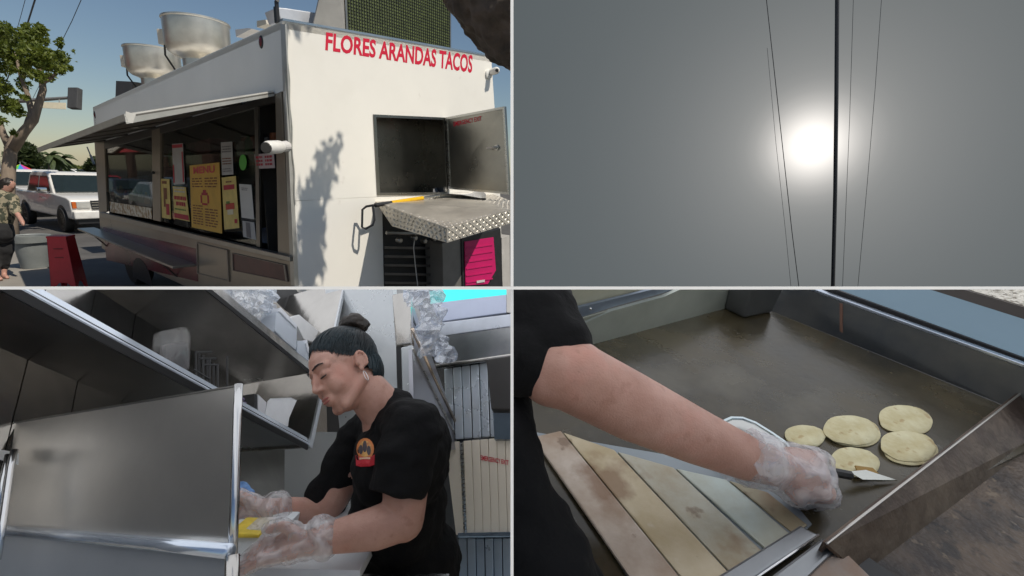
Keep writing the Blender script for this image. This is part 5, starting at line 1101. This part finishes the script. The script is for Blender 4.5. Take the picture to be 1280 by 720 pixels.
MB().prism([bb(1100, 342, .12), bb(1340, 418, .12), bb(1340, 402, .125), bb(1130, 340, .125)], a2 * .02).build('brown_trim', mat('brown_trim', (.06, .05, .045), .5), blue)
fv = []; nfx, nfy = 40, 14
for j in range(nfy + 1):
    for i in range(nfx + 1):
        u, v = i / nfx, j / nfy; x = 1130 + u * 210 + v * 20; y0 = 340 + u * 62; fv.append(bb(x, y0 - v * 60, .14 + .03 * v) + nG * (.008 * N.noise(V((u * 16, v * 6, 3))) + .004 * N.noise(V((u * 40, v * 16, 7)))))
o = MB().add(fv, [[j * (nfx + 1) + i, j * (nfx + 1) + i + 1, (j + 1) * (nfx + 1) + i + 1, (j + 1) * (nfx + 1) + i] for j in range(nfy) for i in range(nfx)]).build('foil_sheet', mat('foil', (.72, .68, .60), .28, 1, var=.15, sc=20, bump=.4, bsc=60), None, smooth=True, recalc=False); tag(o, 'crinkled bright foil sheet behind the blue panel', 'foil')
# kitchen wall far behind, keeps the set closed
o = MB().prism([cc_(.0, 2.3, .1), cc_(3.4, 2.3, .1), cc_(3.4, 2.3, -1.7), cc_(.0, 2.3, -1.7)], FW * .02).build('griddle_room_wall', mat('dark_grey_wall', (.12, .12, .115), .7)); tag(o, 'dark grey wall behind the griddle', 'wall')  # one even dark grey all over
# cabinet pieces beyond side splash
cbx = thing('cream_cabinet', 'pale cream cabinet with grey bracket beside the griddle', 'cabinet', ls(760, 400))
MB().prism([ls(690, 391, -.03), ls(713, 385.5, -.03), ls(790, 372, -.03), ls(900, 345, -.03), ls(900, 300, -.03), ls(690, 300, -.03)], a1 * .1).build('door', mat('cream_door', (.38, .38, .30), .45, .2), cbx, bevel=.004)
MB().prism([ls(690, 405, -.015), ls(728, 396, -.015), ls(768, 383, -.015), ls(905, 345, -.015), ls(905, 340, -.015), ls(766, 374, -.015), ls(713, 387, -.015), ls(690, 392, -.015)], a1 * .01).build('bracket', mat('bracket_grey', (.20, .24, .30), .4, .6), cbx)
MB().ell(ls(738, 386, -.005), .004).build('screw', chrome, cbx); MB().ell(ls(712, 386, -.01), .004).build('screw', chrome, cbx)
MB().tube([ls(713.5, 384, -.02), ls(713, 350, -.02)], .003).build('door_edge', ks_lite, cbx)
# pan on the griddle
pt = thing('steel_pan', 'dark rectangular steel pan standing at the far corner of the griddle', 'pan', G(935, 388))
q_ = [G(904, 386), G(930, 398.5), G(966, 391), G(940, 379)]; c_ = sum(q_, V((0, 0, 0))) / 4
m = MB(); top_ = [c_ + (p - c_) * 1.18 + nG * .16 for p in q_]
m.add(q_ + top_, [[0, 1, 2, 3]] + [[i, (i + 1) % 4, 4 + (i + 1) % 4, 4 + i] for i in range(4)]); m.build('pan_body', mat('pan_grey', (.11, .115, .115), .4, .6), pt, bevel=.014, smooth=50, seg=4)
MB().tube([top_[0], top_[1], top_[2], top_[3], top_[0]], .004).build('pan_rim', steel, pt)
# tortillas
tor = mat('tortilla', (.50, .42, .22), .75, 0, col2=(.66, .61, .40), sc=22, bump=.3, bsc=60, contrast=.1, spots=((34, .63, .06, (.34, .20, .07), .55), (70, .66, .04, (.28, .15, .05), .5))); 
def tortilla(cx_, cy_, wpx, hpx, dbl, label, seed, dx=0, dy=0):
    t = thing('tortilla', label, 'tortilla', G(cx_, cy_), 'tortillas on the griddle')
    c0_ = G(cx_, cy_); rd = random.Random(seed); n = 44
    rim = [G(cx_ + wpx / 2 * math.cos(i / n * 6.283), cy_ + hpx / 2 * math.sin(i / n * 6.283)) - c0_ for i in range(n)]
    mean = sum(r.length for r in rim) / n; rim = [r * .8 + r.normalized() * mean * .2 for r in rim]
    for k in range(2 if dbl else 1):
        c = c0_ + nG * (.0022 + .0042 * k) + (a2 * dx + a1 * dy) * (k if dbl else 0); ph = rd.random() * 6; mb = MB(); vs = [c + nG * .0035]
        for ring_, hh in ((.5, .004), (.92, .0036), (1, .0012), (.985, -.0015)):
            for i in range(n):
                a = i / n * 6.283; rr = ring_ * (1 + .015 * math.sin(3 * a + ph) + .010 * math.sin(7 * a + ph * 2)); vs.append(c + rim[i] * rr + nG * (hh + .0018 * N.noise(V((math.cos(a) * 3 * ring_, math.sin(a) * 3 * ring_, seed + k)))))
        fs = [[0, 1 + i, 1 + (i + 1) % n] for i in range(n)]
        for q in range(3): fs += [[1 + q * n + i, 1 + (q + 1) * n + i, 1 + (q + 1) * n + (i + 1) % n, 1 + q * n + (i + 1) % n] for i in range(n)]
        mb.add(vs, fs); mb.build('layer', tor, t, smooth=60)
tortilla(1131, 526, 67, 36, False, 'tortilla touching the tortilla by the divider, farthest from the glove', 1)
tortilla(1066, 541, 69, 36, True, 'doubled tortilla behind the gloved hand, beside two others', 2, dx=-.006, dy=.004)
tortilla(1137, 563.5, 70, 38, True, 'doubled tortilla lying against the dark griddle divider', 3, dx=.002, dy=.006)
tortilla(1068, 579, 62, 36, False, 'tortilla with a browned edge half under the gloved hand', 4)
tortilla(1006, 546, 52, 26, False, 'tortilla mostly hidden behind the glove, beside the steel tray', 5)
# divider and second plate
dv = thing('griddle_divider', 'rusty brown steel divider between the two griddles', 'divider', G(1150, 600))
rust = mat('burnt_steel', (.055, .034, .024), .42, .6, col2=(.15, .11, .08), sc=7, bump=.3, bsc=40, contrast=.5)
hD = .045
t0_, t1_ = G(1330, 450, hD), G(1033, 680, hD)
m = MB(); m.prism([t0_, t1_, t1_ - nG * .09, t0_ - nG * .09], a1 * .006); m.build('divider_wall', rust, dv)
b0_, b1_ = G(1345, 520, -.018), G(1082, 722, -.018)
MB().prism([t0_ - a1 * .0005, t1_ - a1 * .0005, b1_, b0_], -nG * .006 - nG * 0).build('divider_slope', rust, dv)
MB().tube([t0_ + nG * .001, t1_ + nG * .001], .0022, 6).build('divider_edge', mat('worn_edge', (.55, .52, .48), .3, .9), dv)
p2 = thing('burnt_griddle', 'burnt brown flat griddle plate beyond the divider', 'griddle', G(1200, 680, -.03))
burnt = mat('burnt_plate', (.016, .012, .011), .42, .25, col2=(.15, .105, .07), sc=7, bump=.5, bsc=70, contrast=.2, spots=((30, .55, .08, (.012, .01, .01), .8), (55, .62, .05, (.20, .15, .10), .7), (4, .55, .15, (.03, .02, .018), .6)))
MB().prism([G(1345, 470, -.012), G(1045, 725, -.012), G(1120, 800, -.012), G(1400, 800, -.012), G(1400, 520, -.012)], -nG * .02).build('plate', burnt, p2)
MB().prism([G(1056, 690, .0), G(1076, 690, .0), G(1150, 740, .0), G(1080, 740, .0)], -nG * .01).build('grease_slot', blk, p2)
# slatted steam-table lids with food grease, each bar a piece
tb = thing('slatted_table', 'grease stained pale slatted steam table top beside the griddle', 'steam table', G(800, 700, -.1))
cols = [((.54, .46, .38), (.26, .16, .09)), ((.40, .31, .17), (.58, .50, .36)), ((.50, .51, .44), (.32, .25, .15)), ((.48, .54, .50), (.36, .32, .22)), ((.36, .32, .22), (.26, .20, .12))]
sl = [[(666, 546), (701, 538), (867, 742), (802, 742)], [(704, 540), (768, 562), (938, 744), (871, 744)], [(772, 564), (842, 584), (962, 697), (926, 728)], [(845, 585), (908, 599), (990, 669), (965, 692)], [(911, 600), (960, 615), (1010, 656), (993, 667)]]
for i, pts in enumerate(sl): gp2(pts, .010 - .002 * (i == 4), .006, 'slat', mat('slat_%d' % i, cols[i][0], .38, .25, col2=cols[i][1], sc=7, bump=.1, bsc=30, contrast=.1, spots=((9, .58, .1, (.20, .10, .045), .7), (24, .64, .06, (.13, .07, .035), .6), (14, .66, .08, (.66, .62, .54), .6))), tb, .004)
gp2([(668, 540), (960, 590), (1015, 655), (900, 760), (812, 760)], .005, .012, 'slat_bed', mat('bed_grey', (.24, .27, .29), .4, .6), tb)
# front rails
rl = thing('front_rail', 'dull steel front rail pieces between slatted table and griddle', 'rail', G(980, 700))
rm = mat('rail_steel', (.27, .28, .29), .35, .85, var=.12, sc=6)
gp2([(880, 730), (1000, 656), (1023, 668), (922, 734)], .024, .02, 'rail_plate', rm, rl, .004); gp2([(945, 734), (1028, 672), (1049, 682), (1004, 726)], .024, .02, 'rail_plate', rm, rl, .004)
gp2([(1000, 728), (1050, 683), (1096, 728)], .018, .014, 'rail_end', mat('stained_end', (.30, .28, .25), .5, 0, col2=(.24, .15, .10), sc=14), rl, .003)
MB().tube([G(1023, 668.5, .02), G(930, 732, .02)], .0025, 6).build('rail_edge', chrome, rl)
# black rubber edge with splashes, front body
gp2([(664, 560), (678, 560), (800, 740), (752, 740)], -.01, .03, 'front_edge', mat('speckled_edge', (.010, .010, .014), .35, 0, col2=(.016, .016, .022), sc=8), tb, .004)
MB().tube([G(674, 580, -.006), G(700, 620, -.006), G(775, 724, -.006)], .002, 6).build('edge_wire', ks_lite, tb)
m = MB(); rd = random.Random(4)
for k in range(70):
    u = rd.random(); p = G(673 + u * 92 + rd.uniform(-6, 10), 590 + u * 135, -.009); m.ell(p, rd.uniform(.0005, .0014), None, 6, 4)
o = m.build('grease_drops', mat('drop_white', (.5, .52, .55), .3), tb); o['kind'] = 'stuff'
gp2([(500, 420), (1420, 330), (1500, 900), (500, 900)], -.14, .02, 'cabinet_deck', blk, gr)
# steel tray under the hand
tyr = thing('steel_tray', 'shallow steel tray partly hidden under the forearm', 'tray', G(950, 560))
loop = [(900, 534), (904, 527), (914, 522.5), (928, 523), (944, 529), (965, 542), (985, 556), (990, 568), (975, 580), (940, 585), (905, 570), (896, 550)]
MB().tube([G(x, y, .03) for x, y in loop + loop[:1]], .0042, 8).build('rim', mat('tray_rim', (.60, .68, .70), .12, 1), tyr, smooth=True)
MB().prism([G(x * .9 + 94, y * .9 + 55, .012) for x, y in loop], nG * .002).build('pan', steel, tyr)
# ---------------------------------------------------------------- arm reaching in
AD = proj(G(900, 600))[2]
def ap(px, py, d): return P(px, py, d)
wk = thing('person', 'worker in black short sleeves reaching across the griddle with a gloved hand', 'person', P(655, 700, .75))
m = MB()
dE, dW_, dH = .76, .84, .88
m.cap(ap(655, 372, .86), .058, ap(676, 440, .79), .056); m.cap(ap(676, 440, .79), .056, ap(698, 466, dE), .055)
m.cap(ap(690, 468, dE), .052, ap(720, 470, dE), .057); m.cap(ap(720, 472, dE + .005), .0575, ap(790, 508, .79), .056); m.cap(ap(790, 508, .79), .056, ap(870, 545, .815), .047); m.cap(ap(870, 545, .815), .047, ap(935, 573, dW_), .0385); m.cap(ap(935, 573, dW_), .0375, ap(972, 584, .855), .034)
fw_ = (ap(1010, 590, .87) - ap(960, 580, .85)).normalized(); sd2 = (UP * .75 - RT * .35 + FW * .35); sd2 = (sd2 - fw_ * sd2.dot(fw_)).normalized(); dn2 = fw_.cross(sd2).normalized(); dn2 = dn2 if dn2.dot(nG) < 0 else -dn2
pb = ap(975, 585, .855)
arm_h = [(pb, .034, pb + fw_ * .05, .036)]
for s in (-1, 0, 1): arm_h.append((pb + fw_ * .03 + sd2 * s * .022, .022, pb + fw_ * .092 + sd2 * s * .028, .018))
for s, l in ((-1.5, .9), (-.5, 1.05), (.5, 1.0), (1.5, .85)):
    p0 = pb + fw_ * .092 + sd2 * s * .021; p1 = p0 + fw_ * .028 * l + dn2 * .022; p2_ = p1 + dn2 * .03 * l - fw_ * .006; p3 = p2_ + dn2 * .012 - fw_ * .02
    arm_h += [(p0, .0125, p1, .0115), (p1, .0115, p2_, .0105), (p2_, .0105, p3, .0095)]
p0 = pb + fw_ * .03 - sd2 * .03 + dn2 * .01; p1 = p0 + fw_ * .035 + dn2 * .025 - sd2 * .006; p2_ = p1 + fw_ * .03 + dn2 * .012 + sd2 * .008; arm_h += [(p0, .018, p1, .014), (p1, .014, p2_, .011)]
for a, ra, b, rb in arm_h: m.cap(a, ra, b, rb, 10)
m.build('body', skin, wk, remesh=.004, sm=12)
m = MB(); m.cap(ap(640, 330, .92), .09, ap(668, 410, .83), .082); m.cap(ap(668, 410, .83), .08, ap(686, 434, .80), .074); m.cap(ap(640, 400, .83), .085, ap(655, 440, .80), .066)
def cut_sleeve(p, n): return n * (.004 * N.noise(p * 30))
m.cap(ap(630, 425, .80), .06, ap(652, 452, .765), .058); m.cap(ap(700, 425, .80), .05, ap(665, 452, .77), .056)
slv = m.build('sleeve', polo, wk, remesh=.005, sm=3, disp=cut_sleeve)
m = MB(); m.cap(ap(628, 520, .78), .045, ap(634, 620, .72), .075); m.cap(ap(634, 620, .72), .07, ap(690, 800, .66), .11); m.cap(ap(690, 800, .66), .1, ap(720, 900, .66), .11); m.cap(ap(625, 450, .86), .05, ap(628, 520, .8), .05); m.build('apron', polo, wk, remesh=.006, sm=3, disp=folds)
mm = MB()
for a, ra, b, rb in arm_h: mm.cap(a, ra + .007, b, rb + .007, 10)
w0_ = ap(945, 574, .845); mm.cap(ap(985, 586, .856), .040, w0_, .046)
gl_o = mm.build('glove', gfilm, wk, remesh=.005, sm=2, disp=lambda p, n: n * (.010 * abs(N.noise(V(((p - pb).dot(fw_) * 14, (p - pb).dot(sd2) * 38, (p - pb).dot(dn2) * 24)))) + .003 * abs(N.noise(p * 60)) - .002))
m = MB(); n_ = 26; rg = []
for k in range(n_):
    a = k / n_ * 6.283; d_ = (sd2 * math.cos(a) + dn2 * math.sin(a)); jag = 1 + .25 * math.sin(5 * a) + .15 * math.sin(11 * a + 1)
    rg.append((ap(962, 580, .85) + d_ * .043, ap(940, 572, .843) + d_ * (.046 + .006 * math.sin(7 * a)) - fw_ * .012 * jag, ap(940, 572, .843) + d_ * (.052 + .010 * math.sin(4 * a)) - fw_ * .026 * jag))
m.add([q for r_ in rg for q in r_], [[3 * i + j, 3 * ((i + 1) % n_) + j, 3 * ((i + 1) % n_) + j + 1, 3 * i + j + 1] for i in range(n_) for j in (0, 1)]); m.build('cuff', gfilm, gl_o, smooth=True, recalc=False)
kn = thing('kitchen_knife', 'flat steel blade held in the glove beside the browned tortilla', 'knife', G(1090, 598, .02))
MB().prism([G(1060, 590, .03), G(1082, 588, .022), G(1122, 601, .004), G(1098, 602, .004), G(1078, 600, .02)], nG * .0015).build('blade', mat('blade_steel', (.55, .56, .52), .25, .9), kn)
MB().tube([G(1062, 594, .03), G(1030, 588, .05)], .009, 8).build('handle', black_pl, kn)
MB().prism([G(1068, 583, .012), G(1090, 586, .008), G(1098, 593, .008), G(1072, 592, .012)], nG * .003).build('browned_edge', mat('brown_toast', (.30, .17, .03), .6), kn)
# ================================================================== thin white panels between the four sets
CLIP[0] = None
pw = mat('white_panel', (.86, .86, .85), .5, 0, var=.02)
pt_ = mat('white_acrylic', (.80, .82, .84), .4, 0, var=.02)
t = pt_.node_tree; tl_ = t.nodes.new('ShaderNodeBsdfTranslucent'); tl_.inputs[0].default_value = (.90, .94, 1.0, 1); mx_ = t.nodes.new('ShaderNodeMixShader'); mx_.inputs[0].default_value = .97
t.links.new(t.nodes['Principled BSDF'].outputs[0], mx_.inputs[1]); t.links.new(tl_.outputs[0], mx_.inputs[2]); t.links.new(mx_.outputs[0], t.nodes['Material Output'].inputs[0])
pp_ = mat('white_acrylic_wall', (.84, .85, .86), .4, 0, var=.02)
t = pp_.node_tree; tl_ = t.nodes.new('ShaderNodeBsdfTranslucent'); tl_.inputs[0].default_value = (.95, .95, .95, 1); mx_ = t.nodes.new('ShaderNodeMixShader'); mx_.inputs[0].default_value = .5
t.links.new(t.nodes['Principled BSDF'].outputs[0], mx_.inputs[1]); t.links.new(tl_.outputs[0], mx_.inputs[2]); t.links.new(mx_.outputs[0], t.nodes['Material Output'].inputs[0])
T = .001; Y0 = .32
m = MB(); m.sheet([cc_(-1.9, Y0 + .004, 0), cc_(1.9, Y0 + .004, 0), cc_(5.2, 3.3, 0), cc_(-4.2, 3.3, 0)])  # added translucent sheet, spreads sunlight over both lower sets
rp_ = thing('diffuser_panel', 'thin white translucent sheet between the upper and lower sets, added to spread sunlight downwards', 'panel', cc_(0, Y0, 0))
m.build('diffuser_sheet', pt_, rp_)
MB().prism([cc_(-1.9, Y0, -T), cc_(1.9, Y0, -T), cc_(1.9, Y0 + .004, -T), cc_(-1.9, Y0 + .004, -T)], UP * 2 * T).build('front_edge', pw, rp_)
o = MB().prism([cc_(-T, Y0, -.6), cc_(-T, .7, -.6), cc_(-T, .7, -T * 1.1), cc_(-T, Y0, -T * 1.1)], RT * 2 * T).build('partition_panel', pp_); tag(o, 'thin white upright panel between the kitchen and the griddle', 'panel')
o = MB().prism([cc_(-T, Y0, T * 1.1), cc_(-T, .40, T * 1.1), cc_(-T, .40, .45), cc_(-T, Y0, .45)], RT * 2 * T).build('partition_panel', pw); tag(o, 'thin white upright panel between the truck and the grey sky', 'panel')
